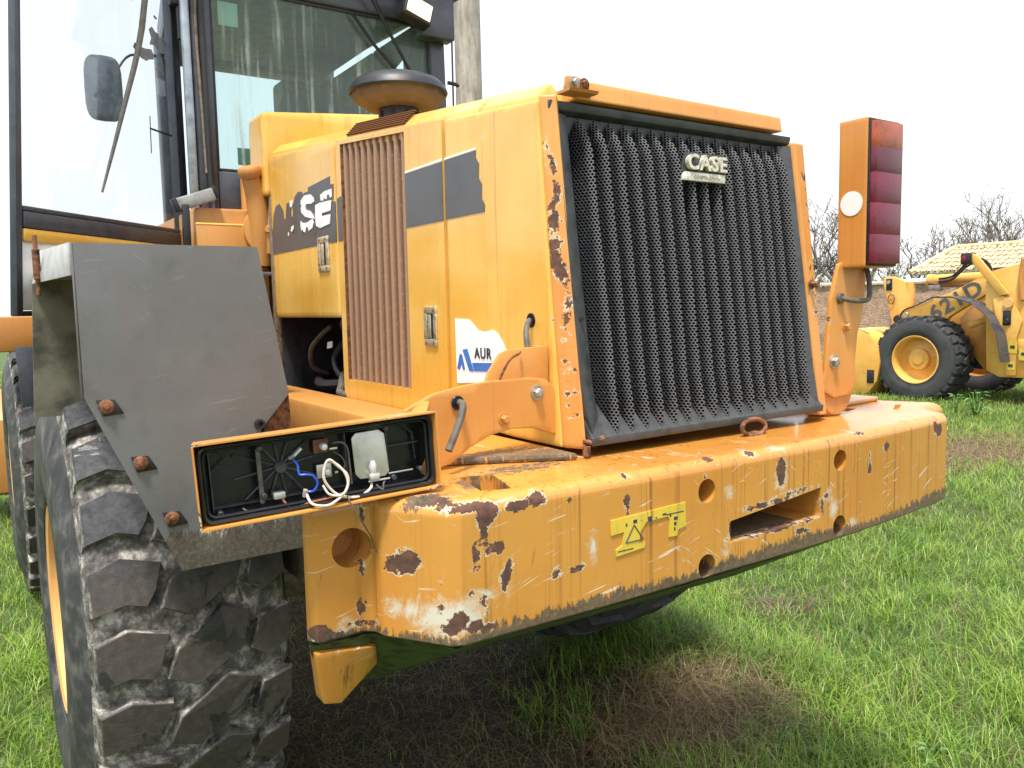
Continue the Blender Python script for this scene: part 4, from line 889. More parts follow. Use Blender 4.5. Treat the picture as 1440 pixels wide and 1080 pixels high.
hs = [([(1.14, 2.93, 1.74), (1.12, 3.0, 1.70), (1.11, 3.07, 1.65), (1.13, 3.12, 1.58), (1.2, 3.14, 1.54)], .009, 'rubber_hose'), ([(1.15, 2.85, 1.56), (1.12, 2.80, 1.52), (1.10, 2.76, 1.50), (1.12, 2.70, 1.49)], .014, 'rubber_hose'), ([(1.2, 2.9, 1.7), (1.15, 2.93, 1.62), (1.15, 2.86, 1.55), (1.2, 2.75, 1.53)], .012, 'black'), ([(1.25, 3.2, 1.55), (1.15, 3.1, 1.52), (1.12, 2.95, 1.515), (1.16, 2.8, 1.53)], .02, 'black'), ([(1.2, 2.78, 1.5), (1.12, 2.73, 1.54), (1.13, 2.68, 1.6)], .016, 'engine')]
for p, r_, k in hs:
    b = B(); b.tube(p, r_, 10, 6); b.build('engine_hose', M[k], L)
b = B(); b.hull([(1.12, 2.93, 1.655), (1.12, 2.88, 1.66), (1.12, 2.875, 1.685), (1.12, 2.92, 1.68)], [(1.123, 2.93, 1.655), (1.123, 2.88, 1.66), (1.123, 2.875, 1.685), (1.123, 2.92, 1.68)]); b.build('engine_label', M['white_decal'], L)
# axles
b = B(); b.tube([(.62, 3.08, HUBZ), (.9, 3.08, HUBZ), (1.25, 3.08, HUBZ), (1.4, 3.08, HUBZ), (1.6, 3.08, HUBZ), (1.75, 3.08, HUBZ), (2.1, 3.08, HUBZ), (2.38, 3.08, HUBZ)], [.15, .13, .14, .22, .22, .14, .13, .15], 24); b.build('rear_axle', M['mud'], L)
b = B(); b.tube([(.62, 6.12, HUBZ), (1.25, 6.12, HUBZ), (1.5, 6.12, HUBZ), (1.75, 6.12, HUBZ), (2.38, 6.12, HUBZ)], [.14, .14, .22, .14, .14], 20); b.build('front_axle', M['mud'], L)
b = B(); b.box(.86, 1.09, 2.62, 4.6, .95, 1.30, .02); b.build('fuel_tank', M['engine'], L)
b = B(); b.box(.80, 1.08, 2.30, 2.6, .95, 1.33, .02); b.box(.86, 1.0, 2.02, 2.2, 1.15, 1.30, .02); b.build('battery_box', M['mud'], L)

# ---- precleaner and cowl
pcx, pcy = 1.475, 2.97
b = B(); b.lathe([(0, 2.722), (.06, 2.722), (.12, 2.712), (.165, 2.695), (.190, 2.670), (.197, 2.650), (.192, 2.640), (.180, 2.648)], (pcx, pcy, 0), (0, 0, 1), 40); pcn = b.build('precleaner', M['black'], L)
b = B(); b.lathe([(.190, 2.648), (.176, 2.615), (.135, 2.592), (.08, 2.588)], (pcx, pcy, 0), (0, 0, 1), 10); b.build('precleaner_skirt', plain('dusty_brown_plastic', (.10, .065, .042), .7, var=.3, scale=12), pcn, ang=10)
b = B(); b.lathe([(.075, 2.595), (.075, 2.50), (.06, 2.50), (.06, 2.30)], (pcx, pcy, 0), (0, 0, 1), 24)
for k in range(8):
    t = 2*PI*k/8; b.box(pcx+.078*math.cos(t)-.006, pcx+.078*math.cos(t)+.006, pcy+.078*math.sin(t)-.006, pcy+.078*math.sin(t)+.006, 2.50, 2.575, .002)
b.lathe([(.082, 2.52), (.082, 2.545), (.076, 2.545)], (pcx, pcy, 0), (0, 0, 1), 24); b.build('precleaner_neck', M['black'], pcn)
b = B(); b.hull([(1.055, 3.385, 2.28), (1.95, 3.385, 2.28), (1.95, 3.60, 2.28), (1.055, 3.60, 2.28)], [(1.062, 3.40, 2.625), (1.90, 3.40, 2.70), (1.90, 3.60, 2.70), (1.062, 3.60, 2.625)], .015); b.build('cowl', M['yellow'], L, dens=.05, attrs={'chip': []})

# ---- filler neck, round cap, rear body under the cab
b = B(); b.tube([(1.02, 3.46, 2.36), (1.045, 3.47, 2.28), (1.06, 3.48, 2.15), (1.06, 3.5, 2.0)], [.038, .045, .05, .05], 18, 4); b.build('filler_neck', M['yellow_dull'], L)
b = B(); b.lathe([(0, .045), (.040, .045), (.047, .035), (.047, .01), (.040, 0), (0, 0)], (1.02, 3.455, 2.36), (-.3, -.25, 1), 18); b.build('filler_cap', M['yellow_dull'], L)
b = B(); b.lathe([(0, .03), (.012, .03), (.016, .022), (.10, .014), (.110, 0), (.11, -.02)], (1.085, 3.45, 2.145), (-.55, -1, 0), 32); b.build('round_cover', M['yellow_dull'], L)
b = B(); b.box(1.03, 1.95, 3.62, 3.66, 1.3, 2.41, .01); b.box(.80, 1.10, 3.52, 4.9, 1.35, 2.235, .012); b.build('cab_base', M['yellow_dull'], L)
b = B(); b.box(1.075, 1.10, 3.385, 3.42, 1.50, 2.28, .004); b.build('hood_pillar', M['mud'], L)
b = B(); b.tube([(.80, 3.505, 2.165), (1.03, 3.505, 2.165)], .006, 8); b.build('base_rib', M['yellow'], L, attrs={'chip': []})
b = B(); b.box(.80, 1.02, 3.50, 3.515, 1.9, 2.16, .002); b.build('step_plate', M['yellow_dull'], L)

# ---- cab
YC = 3.70
CX0, CX1 = .945, 2.045
cab = B()
def post(b, x0, x1, y0, y1, z0, z1, tx=0.0, bev=.012):
    b.hull([(x0, y0, z0), (x1, y0, z0), (x1, y1, z0), (x0, y1, z0)], [(x0+tx, y0, z1), (x1+tx, y0, z1), (x1+tx, y1, z1), (x0+tx, y1, z1)], bev)
b = B(); post(b, .868, .948, YC-.02, YC+.09, 2.235, 3.50); b.build('cab_post', M['cab_grey'], L)
b = B(); post(b, 2.03, 2.115, YC-.02, YC+.09, 2.235, 3.50, -.025); b.build('cab_post', M['cab_grey'], L)
for x, t in ((1.01, 0.0), (2.03, 0)):
    b = B(); post(b, x, x+.07, 5.15, 5.24, 2.10, 3.40, t); b.build('cab_post', M['cab_grey'], L)
b = B(); b.box(.949, 2.03, YC-.01, YC+.08, 2.235, 2.418, .01); b.build('rear_sill', M['cab_grey'], L)
b = B(); b.box(.949, 2.02, YC-.01, YC+.08, 3.215, 3.35, .012); b.build('rear_header', M['cab_grey'], L)
b = B(); b.hull([(.80, YC-.12, 3.352), (2.20, YC-.12, 3.352), (2.05, 5.3, 3.352), (1.05, 5.3, 3.352)], [(.80, YC-.12, 3.52), (2.20, YC-.12, 3.52), (2.05, 5.3, 3.52), (1.05, 5.3, 3.52)], .03); b.build('cab_roof', M['cab_grey'], L)
b = B(); b.box(1.03, 2.03, YC+.09, 5.15, 3.305, 3.35, .01); b.build('roof_liner', M['liner'], L)
b = B(); b.box(1.02, 2.09, 5.14, 5.145, 2.1, 2.36); b.build('front_sill', M['cab_grey'], L)
b = B(); b.box(1.05, 2.05, 5.10, 5.24, 3.275, 3.30, .005); b.build('front_header', M['liner'], L)
b = B(); b.plateX(2.07, .03, [(YC+.10, 2.235), (5.14, 2.235), (5.14, 3.30), (4.50, 3.30), (4.48, 3.06), (4.09, 3.06), (3.83, 3.0), (YC+.10, 3.0)]); b.build('right_cab_wall', M['liner'], L)
b = B(); b.plateX(2.07, .03, [(4.47, 3.30), (4.47, 3.10), (4.101, 3.19), (4.09, 3.07), (YC+.10, 3.01), (YC+.10, 3.30)]); b.build('right_cab_wall', M['liner'], L)
b = B(); b.box(.87, 2.12, YC+.1, 5.14, 2.10, 2.235, .01); b.build('cab_floor', M['cab_grey'], L)
b = B(); b.box(.958, 2.022, YC+.012, YC+.018, 2.42, 3.214); gw = b.build('rear_window', M['glass'], L)
b = B()
for x0, x1, z0, z1 in ((.949, .962, 2.419, 3.214), (2.012, 2.026, 2.419, 3.214), (.963, 2.011, 2.419, 2.432), (.963, 2.011, 3.202, 3.214)): b.box(x0, x1, YC+.004, YC+.026, z0, z1, .003)
b.build('window_seal', M['black'], gw)
b = B(); b.box(.99, 1.075, YC+.020, YC+.022, 3.05, 3.15); b.build('window_card', M['pale_card'], gw)
b = B(); b.box(1.045, 1.12, YC+.020, YC+.022, 2.455, 2.53); b.build('window_card', M['green_card'], gw)
b = B(); b.box(1.085, 2.028, 5.19, 5.196, 2.36, 3.27); b.build('windscreen', M['door_glass'], L)
b = B(); b.tube([(.905, YC-.03, 3.50), (.905, YC-.035, 3.0), (.907, YC-.035, 2.6), (.91, YC-.035, 2.35), (.915, YC-.045, 2.25), (.905, YC-.07, 2.19), (.88, YC-.06, 2.165)], .013, 10, 5); b.build('post_hose', M['black'], L)
b = B(); b.tube([(.885, YC-.028, 3.45), (.888, YC-.03, 3.2), (.882, YC-.03, 3.0), (.889, YC-.03, 2.7), (.895, YC-.03, 2.4)], .006, 8, 5); b.build('post_cable', M['mud'], L)
b = B(); b.box(.832, .864, YC-.01, YC+.03, 2.235, 3.23, .006); b.build('door_jamb', plain('jamb_aluminium', (.32, .36, .40), .35, .5), L)
# seat and controls behind the glass
b = B(); b.lathe([(0, .20), (.10, .195), (.17, .16), (.20, .09), (.195, .0), (0, 0)], (1.65, 4.35, 2.80), (0, 0, 1), 28)
for v in b.bm.verts: v.co.y = 4.35+(v.co.y-4.35)*.35
b.box(1.44, 1.86, 4.28, 4.40, 2.3, 2.82, .04); b.build('driver_seat', M['seat'], L)
b = B(); b.tube([(1.70, 4.95, 2.25), (1.70, 4.85, 2.75)], .03, 10); b.tube([Vector((1.70+.19*math.cos(t), 4.83-.10*math.sin(t), 2.78+.12*math.sin(t))) for t in np.linspace(0, 2*PI, 28)], .014, 8, cap=False); b.build('steering_wheel', M['seat'], L)
b = B(); b.box(1.82, 2.03, 4.0, 4.9, 2.3, 2.80, .03); b.build('side_console', M['seat'], L)
b = B(); b.box(1.66, 2.03, 4.9, 5.1, 2.90, 3.20, .03); b.build('air_duct', M['liner'], L)
# wiper
b = B(); b.tube([(1.645, YC-.06, 3.33), (1.78, YC-.05, 3.12), (1.935, YC-.03, 2.90)], .008, 8); b.box(1.60, 1.68, YC-.07, YC-.01, 3.30, 3.36, .01); wp = b.build('wiper_arm', M['black'], L)
b = B(); b.tube([(1.60, YC-.012, 3.20), (1.70, YC-.012, 3.08), (1.96, YC-.012, 2.84)], .008, 6); b.tube([(1.66, YC-.02, 3.40), (1.80, YC-.03, 3.12), (1.93, YC-.02, 2.89)], .003, 6); b.build('wiper_blade', M['black'], wp)
# work lamp under the roof edge
lm_ = Matrix.Translation((1.885, YC-.16, 3.225)) @ Matrix.Rotation(math.radians(18), 4, 'Y') @ Matrix.Rotation(math.radians(-8), 4, 'X')
b = B(); b.box(-.078, .078, 0, .08, -.055, .055, .014, lm_); wl = b.build('work_lamp', M['black'], L)
b = B(); b.box(-.064, .064, -.006, -.001, -.042, .042, .004, lm_); b.build('work_lamp_lens', M['lamp_lens'], wl)
b = B(); b.box(-.01, .01, .03, .07, .055, .22, .004, lm_); b.build('work_lamp_stalk', M['black'], wl)
b = B(); b.box(1.93, 2.12, YC-.09, YC-.005, 3.13, 3.352, .012); b.build('roof_corner', M['cab_grey'], L)
b = B(); b.tube([(2.12, YC, 2.95), (2.16, YC-.01, 2.945), (2.17, YC-.02, 2.935)], .010, 8, 3); b.build('door_stop', M['black'], L)
b = B(); b.tube([(2.155, 3.86, 2.9), (2.158, 3.86, 2.3)], .006, 6); b.build('handrail', M['black'], L)

# ---- open cab door, swung out to the left
DH = Vector((.838, 3.86, 0)); DE = Vector((.175, 3.15, 0)); dv = (DE-DH); DLEN = dv.length; dv.normalize(); dn = Vector((-dv.y, dv.x, 0))
def dp(s_, z, n_=0.0): return DH+dv*s_+dn*n_+Vector(((z-2.68)*.060*s_/DLEN, 0, z))
def dbar(b, s0, s1, z0, z1, t0=-.02, t1=.02, bev=.006):
    b.hull([dp(s0, z0, t0), dp(s1, z0, t0), dp(s1, z0, t1), dp(s0, z0, t1)], [dp(s0, z1, t0), dp(s1, z1, t0), dp(s1, z1, t1), dp(s0, z1, t1)], bev)
b = B(); zb_ = 2.165
dbar(b, .0, .060, zb_, 3.40); dbar(b, DLEN-.028, DLEN, 1.80, 3.40, -.014, .014); dbar(b, .061, DLEN-.029, 3.34, 3.40)
dr = b.build('cab_door', M['cab_grey'], L, label='open cab door')
b = B(); dbar(b, .0, DLEN-.029, 2.095, 2.150); dbar(b, .061, DLEN-.029, 2.152, 2.168, -.014, .014, .003); b.build('door_sill', M['cab_grey'], dr)
b = B(); dbar(b, .0, DLEN-.029, 2.050, 2.093); b.build('door_lower_band', M['yellow'], dr, attrs={'chip': []})
b = B(); dbar(b, .06, DLEN-.029, 1.82, 2.048, -.004, .004, .001); b.build('door_lower_pane', M['white_flake'], dr)
b = B(); dbar(b, .0, DLEN-.029, 1.80, 1.818, -.01, .01, .003); b.build('door_bottom_rail', M['black'], dr)
b = B(); dbar(b, .061, DLEN-.029, 2.17, 3.338, -.003, .003, 0); dg_ = b.build('door_window', M['door_glass'], dr)
b = B(); b.tube([dp(.20, 3.42, .03), dp(.30, 2.95, .03), dp(.44, 2.60, .03), dp(.58, 2.26, .03)], [.012, .012, .009, .004], 8, 4); b.build('door_strut', M['rubber_hose'], dr)
b = B(); b.tube([dp(.27, 2.56, .03), dp(.12, 2.56, .03)], .004, 6); b.tube([dp(.27, 2.61, .03), dp(.27, 2.46, .03)], .002, 6); b.build('door_latch_rod', M['black'], dr)
def blob(b, s0, z0, r0, n_=11, sq=.7, seed=0, nn=.006):
    rr = random.Random(seed); q = []
    for k in range(n_):
        t = 2*PI*k/n_; a = r0*rr.uniform(.55, 1.35); q.append((s0+a*math.cos(t), z0+a*sq*math.sin(t)))
    b.hull([dp(x, z, nn) for x, z in q], [dp(x, z, nn+.001) for x, z in q])
b = B(); blob(b, .17, 2.945, .042, seed=1, sq=1.1); blob(b, .25, 2.87, .06, seed=2, sq=.5); blob(b, .14, 2.84, .03, seed=3); blob(b, .11, 2.94, .02, seed=5, sq=1.4); blob(b, .16, 3.04, .012, seed=6, sq=.6); blob(b, .12, 3.25, .008, seed=8); blob(b, .13, 2.87, .008, seed=9, sq=1.3); blob(b, .33, 3.06, .014, seed=4, sq=.5)
o = b.build('tape_residue', plain('tape_residue', (.20, .21, .24), .7), dg_); o['kind'] = 'stuff'
for z in (3.13, ):
    b = B(); b.box(.80, .875, 3.74, 3.80, z-.02, z+.025, .012); b.cyl((.845, 3.76, z-.16), (0, 0, 1), .018, .20, 14, .004); b.cyl((.848, 3.76, z-.235), (0, 0, 1), .014, .075, 12, .003); b.build('door_hinge', M['black'], dr)
b = B(); b.box(.83, .95, YC-.10, YC-.03, 3.19, 3.235, .015); b.build('hinge_cap', M['black'], L)
b = B(); hm = Matrix.Translation((.80, 3.52, 2.262)) @ Matrix.Rotation(math.radians(-20), 4, 'Y'); b.box(-.075, .085, -.03, .0, -.026, .026, .008, hm); gh = b.build('grab_handle', plain('worn_plastic', (.28, .28, .28), .5), L)
b = B(); b.box(-.09, -.070, -.04, .01, -.028, .028, .006, hm); b.box(.085, .095, -.04, .01, -.025, .03, .004, hm); b.build('handle_end', M['black'], gh)
b = B(); b.box(.745, .775, 3.48, 3.51, 2.05, 2.24, .006); b.build('handle_bracket', M['black'], gh)
# mirror on the front cab corner
b = B()
def sup(w_, h_, n_=24, p=4): return [(w_*math.copysign(abs(math.cos(t))**(2/p), math.cos(t)), h_*math.copysign(abs(math.sin(t))**(2/p), math.sin(t))) for t in np.linspace(0, 2*PI, n_+1)[:-1]]
mp = sup(.098, .180); mc = Vector((.700, 5.0, 3.036))
b.hull([mc+Vector((x*.82, .085, z*.86)) for x, z in mp], [mc+Vector((x, 0, z)) for x, z in mp], .012); mr = b.build('mirror', plain('mirror_back', (.10, .12, .145), .25, coat=.4), L)
b = B(); b.tube([mc+Vector((.085, .05, .13)), (.86, 5.1, 3.26), (1.01, 5.18, 3.30)], .007, 8, 4); b.build('mirror_arm', M['black'], mr)

# ---- front frame glimpsed at the far left
b = B(); b.hull([(.10, 5.35, 1.60), (.34, 5.35, 1.60), (.34, 5.35, 1.80), (.05, 5.35, 1.80)], [(.10, 5.6, 1.60), (.34, 5.6, 1.60), (.34, 5.6, 1.80), (.05, 5.6, 1.80)], .01); b.build('step_box', M['yellow_dull'], L)
b = B(); b.hull([(.215, 5.28, 1.29), (.335, 5.28, 1.29), (.31, 5.28, 1.63), (.20, 5.28, 1.63)], [(.215, 5.30, 1.29), (.335, 5.30, 1.29), (.31, 5.30, 1.63), (.20, 5.30, 1.63)], .004); b.build('front_mudguard', M['cab_grey'], L)
b = B(); b.hull([(.70, 5.0, 1.2), (2.3, 5.0, 1.2), (2.2, 5.0, 1.9), (.8, 5.0, 1.9)], [(.9, 8.2, .9), (2.1, 8.2, .9), (2.1, 8.2, 1.6), (.9, 8.2, 1.6)], .02); b.build('front_frame', M['yellow_dull'], L)
b = B(); b.plateX(.05, 2.9, [(8.3, .25), (8.9, .12), (9.2, .3), (8.6, 1.15), (8.3, .9)], .01); b.build('bucket', M['yellow_dull'], L)
# ================================================================== SECOND LOADER (parked parallel, right background), left side at X = 14
X2 = 13.95
K = thing('wheel_loader', 'smaller-looking yellow wheel loader numbered 621D parked on the grass at right, bucket lowered', 'loader', (15.2, 6.3, 0))
wheel(K, (X2+.25, 7.87, .72), Rl=.78, W=.54, sec=.60, rr=.41, seg=64, nl=26, rimmat='yellow_far', far=True)
wheel(K, (X2+2.2, 7.77, .705), Rl=.78, W=.50, sec=.58, rr=.41, seg=40, nl=26, outer=1, rimmat='yellow_far', far=True)
wheel(K, (X2+.30, 4.90, .705), Rl=.78, W=.50, sec=.58, rr=.41, seg=40, nl=26, rimmat='yellow_far', far=True)
wheel(K, (X2+2.2, 4.90, .705), Rl=.78, W=.50, sec=.58, rr=.41, seg=40, nl=26, outer=1, rimmat='yellow_far', far=True)
XB = X2+.62
def px2(pts, dx=0): return pts
b = B(); b.plateX(XB, .10, [(8.61, 1.48), (8.57, 1.61), (8.2, 1.67), (7.89, 1.8), (7.58, 1.91), (7.08, 2.17), (6.91, 2.25), (6.57, 2.33), (6.2, 2.40), (6.1, 2.07), (7.02, 1.84), (7.61, 1.47), (7.72, 1.32), (8.27, 1.28)], .015); b.build('lift_arm', M['yellow_far'], K)
b = B(); b.plateX(XB+1.15, .10, [(8.61, 1.48), (8.57, 1.61), (8.2, 1.67), (7.89, 1.8), (7.58, 1.91), (7.08, 2.17), (6.91, 2.25), (6.57, 2.33), (6.2, 2.40), (6.1, 2.07), (7.02, 1.84), (7.61, 1.47), (7.72, 1.32), (8.27, 1.28)], .015); b.build('lift_arm', M['yellow_far'], K)
b = B(); b.plateX(XB+.12, .12, [(8.98, 2.13), (8.96, 2.20), (8.90, 2.24), (8.76, 2.22), (8.55, 2.14), (8.44, 1.79), (8.34, 1.47), (8.34, 1.2), (8.76, 1.2), (8.78, 1.39), (8.86, 1.68)], .015)
b.box(XB+.13, XB+.23, 8.38, 8.50, 1.45, 2.12, .01); tl_ = b.build('tilt_lever', M['yellow_far'], K)
b = B(); b.box(XB+.10, XB+.12, 8.78, 8.90, 1.97, 2.19, .03); b.build('pin_keeper', M['black'], tl_)
b = B(); b.cyl((XB+.10, 8.84, 2.12), (-1, 0, 0), .035, .03, 14, .004); b.build('pin', M['steel'], tl_)
b = B(); b.tube([Vector((XB+.09, 8.78+.065*math.cos(t), 1.80+.09*math.sin(t))) for t in np.linspace(0, 2*PI, 20)], .010, 6, cap=False); b.build('ring', M['rusty'], tl_)
b = B(); b.tube([(XB+.2, 8.58, 2.125), (XB+.2, 8.0, 2.13)], .05, 14); b.build('cylinder_rod', M['white_decal'], K)
b = B(); b.tube([(XB+.2, 8.05, 2.13), (XB+.2, 6.6, 2.16)], .10, 18); b.tube([(XB+.2, 8.12, 2.13), (XB+.2, 8.0, 2.13)], .115, 18); b.build('tilt_cylinder', M['yellow_far'], K)
b = B(); b.tube([(XB+.08, 8.05, 2.08), (XB+.08, 7.7, 2.03), (XB+.08, 7.25, 2.04)], .035, 8); b.build('cylinder_pipe', M['rusty'], K)
for dz, r_ in ((0, .022), (.05, .02)):
    b = B(); b.tube([(XB+.05, 7.85, 2.10+dz), (XB+.03, 7.6, 2.14+dz), (XB+.0, 7.35, 2.34+dz), (XB-.05, 7.1, 2.42+dz), (XB-.02, 6.95, 2.30+dz), (XB, 6.93, 2.12+dz)], r_, 8, 5); b.build('hose', M['black'], K)
b = B(); b.box(XB+.0, XB+.15, 7.82, 8.02, 1.94, 2.04, .02); b.build('valve_block', M['pipe_alu'], K)
for (y, z, r_) in ((8.58, 1.42, .08), (8.42, 1.50, .055)):
    b = B(); b.cyl((XB-.005, y, z), (-1, 0, 0), r_, .03, 18, .005); b.build('arm_pin', M['black'] if r_ > .06 else M['steel'], K)
b = B(); b.tube([(XB-.01, 8.55, 1.46), (XB-.01, 8.45, 1.60), (XB-.01, 8.2, 1.69), (XB-.01, 7.9, 1.83)], .012, 6, 4); b.build('hose', M['black'], K)
put_text('model_number', '621D', (XB-.004, 7.52, 1.745), FACE_LEFT, .37, M['stripe'], K, extrude=.003, offset=.010, rot=math.radians(30), sx=1.12)
# front frame tower
b = B(); b.plateX(XB-.25, .30, [(6.90, 1.90), (6.89, 2.14), (6.76, 2.25), (6.45, 2.33), (5.3, 2.45), (5.3, .52), (6.37, .46), (6.63, .46), (6.84, .56)], .02); tw = b.build('front_frame', M['yellow_far'], K)
b = B(); b.plateX(XB+1.0, .30, [(6.55, 1.75), (6.45, 2.25), (6.30, 2.50), (5.4, 2.55), (5.4, .55), (6.0, .50), (6.55, .45), (6.80, .62), (6.75, 1.05), (6.95, 1.30)], .02); b.build('front_frame', M['yellow_far'], K)
b = B(); b.plateX(XB-.29, .03, [(6.75, 1.77), (6.60, 1.82), (6.48, 1.76), (6.36, 1.58), (6.28, 1.41), (6.36, 1.13), (6.35, .50), (6.5, .49), (6.55, .91), (6.71, 1.48)], .01); b.build('tower_cheek', M['yellow_far'], tw)
b = B(); b.box(XB-.31, XB-.28, 6.45, 6.58, 1.33, 1.58, .03); b.cyl((XB-.315, 6.51, 1.40), (-1, 0, 0), .045, .03, 14, .004); b.build('pin_keeper', M['black'], tw)
b = B(); b.cyl((XB-.295, 6.50, 1.70), (-1, 0, 0), .085, .03, 20, .006); b.build('pivot_pin', M['yellow_rim'], tw)
for y, z, h_ in ((6.41, .97, .20), (6.24, .86, .20), (6.43, .66, .13)):
    b = B(); b.box(XB-.296, XB-.292, y-.07, y+.07, z-h_/2, z+h_/2); lb = b.build('warning_label', M['yellow_label'], tw)
    b = B(); b.box(XB-.299, XB-.2965, y-.035, y+.035, z-.02, z+.03); b.build('label_print', M['dark_print'], lb)
b = B(); b.box(XB-.27, XB+1.3, 6.2, 6.35, .9, 1.1, .02); b.build('cross_tube', M['yellow_far'], K)
b = B(); b.tube([(XB-.30, 7.12, 1.32), (XB-.2, 6.95, 1.40), (XB-.1, 6.8, 1.45)], .06, 10); b.build('steering_link', M['yellow_far'], K)
b = B(); b.plateX(XB+.03, .05, [(7.45, 1.45), (7.03, 1.84), (6.85, 1.85), (6.85, .50), (6.97, .50), (7.38, 1.02)], .01); b.build('inner_plate', M['yellow_dull'], K)
b = B(); b.tube([(XB-.27, 6.30, 1.75), (XB-.27, 6.33, 2.1), (XB-.27, 6.30, 2.42)], .045, 10); b.build('lift_cylinder', M['yellow_dull'], K)
b = B(); b.box(XB-.3, XB-.1, 6.15, 6.30, 2.36, 2.50, .03); b.build('rear_work_lamp', M['black'], K)
b = B(); b.box(XB-.20, XB+.05, 6.62, 6.80, 2.20, 2.30, .01); b.build('valve_cover', M['engine'], K)
# front mudguard: bent strip
mgp = [(7.62, 1.83), (7.28, 1.83), (6.96, 1.72), (6.70, 1.50), (6.54, 1.20), (6.46, .76)]
b = B()
vs = []; fs = []
for i, (y, z) in enumerate(mgp):
    wdt = .10 if i == 0 else (.30 if i < 3 else .42)
    vs += [(X2+.02, y, z), (X2+.02+wdt+.12, y, z), (X2+.02+wdt+.12, y-.02, z-.03), (X2+.02, y-.02, z-.03)]
for i in range(len(mgp)-1):
    for k in range(4): a_ = i*4+k; c_ = i*4+(k+1) % 4; fs.append((a_, c_, c_+4, a_+4))
fs += [(3, 2, 1, 0), (len(vs)-4, len(vs)-3, len(vs)-2, len(vs)-1)]
b.tri(vs, fs); b.build('front_mudguard', M['cab_grey'], K, ang=25)
# lamp bracket and lamp
b = B(); b.hull([(XB-.32, 7.11, 2.55), (XB-.32, 7.11, 2.41), (XB-.32, 6.64, 1.82), (XB-.32, 6.49, 1.85), (XB-.32, 7.01, 2.50)], [(XB-.26, 7.11, 2.55), (XB-.26, 7.11, 2.41), (XB-.26, 6.64, 1.82), (XB-.26, 6.49, 1.85), (XB-.26, 7.01, 2.50)], .01); lbk = b.build('lamp_stay', M['yellow_far'], K)
b = B(); b.box(XB-.36, XB-.18, 7.10, 7.28, 2.37, 2.56, .02); b.build('head_lamp', M['black'], lbk)
b = B(); b.box(XB-.372, XB-.362, 7.17, 7.25, 2.41, 2.52, .004); b.build('indicator_lens', M['red_lens'], lbk)
# rear half, mostly outside the frame
b = B(); b.box(XB+.0, XB+1.1, 3.3, 5.3, 1.0, 2.1, .05); b.build('engine_hood', M['yellow_far'], K)
b = B(); b.box(XB-.1, XB+1.2, 2.6, 3.3, .9, 1.6, .05); b.build('counterweight', M['yellow_far'], K)
b = B(); b.box(XB-.05, XB+1.15, 4.4, 5.7, 1.9, 3.3, .06); b.build('cab', M['cab_grey'], K)
b = B(); b.tube([(XB-.15, 5.75, .7), (XB-.15, 5.75, 1.55)], .03, 8); b.build('red_rod', M['red_lens'], K)
b = B(); b.box(XB+.1, XB+1.0, 4.6, 7.9, .55, 1.0, .02); b.build('chassis', M['engine'], K)
# bucket: curved shell with side plates and ribs
prof = [(9.15, 1.22), (8.95, 1.24), (8.72, 1.15), (8.56, .95), (8.50, .65), (8.55, .30), (8.72, .06), (9.3, .03), (9.9, .02)]
b = B(); vs = []; fs = []
for y, z in prof: vs += [(X2-.05, y, z), (X2+2.45, y, z)]
for y, z in prof: vs += [(X2-.05, y+.03, z+.03), (X2+2.45, y+.03, z+.03)]
n_ = len(prof)
for i in range(n_-1): fs += [(2*i, 2*i+1, 2*i+3, 2*i+2), (2*n_+2*i+2, 2*n_+2*i+3, 2*n_+2*i+1, 2*n_+2*i)]
b.tri(vs, fs); bk = b.build('bucket', M['yellow_far'], K, ang=30)
for x in (X2-.08, X2+2.45):
    b = B(); b.plateX(x, .03, prof, .004); b.build('bucket_side', M['yellow_far'], bk)
for k, x in enumerate((X2+.35, X2+.62, X2+1.6, X2+1.9)):
    b = B(); b.plateX(x, .05, [(9.05, 1.27), (8.70, 1.20), (8.48, .98), (8.40, .62), (8.46, .20), (8.62, .05), (8.66, .10), (8.54, .6), (8.62, .94), (8.8, 1.14)], .006); b.build('bucket_rib', M['yellow_dull'], bk)
b = B(); b.box(X2+.3, X2+.7, 8.52, 8.60, .95, 1.08, .01); b.build('bucket_label', M['white_flake'], bk)
b = B(); b.box(X2-.10, X2-.08, 8.60, 8.74, .25, .50, .03); b.build('bucket_boss', M['black'], bk)

# ================================================================== POST behind the loader
b = B(); b.tube([(5.62, 9.2, -.2), (5.60, 9.2, 2.0), (5.585, 9.2, 5.0), (5.57, 9.2, 8.0)], [.185, .180, .172, .165], 22)
m = N('weathered_pole'); f = m.noise(1, 6, .65, sc3=(14, 14, 3.0)); g = m.noise(7, 5, .7)
col = m.ramp(f, [(.3, (.20, .165, .13)), (.5, (.36, .32, .27)), (.7, (.50, .46, .41))]); col = m.mix(m.math('MULTIPLY', m.step(g, .6, .8), .6), col, (.13, .11, .09))
m.bsdf(col, .85, 0, m.bump(m.math('ADD', f, g), .5, .01)); tag(b.build('utility_pole', m.m), 'weathered grey-brown pole standing behind the cab of the near loader', 'pole')
b = B(); b.tube([(5.32, 9.18, .0), (5.335, 9.18, 4.0), (5.34, 9.18, 8.0)], .012, 6); tag(b.build('downlead_cable', M['black']), 'thin dark cable running up just left of the weathered pole', 'cable')

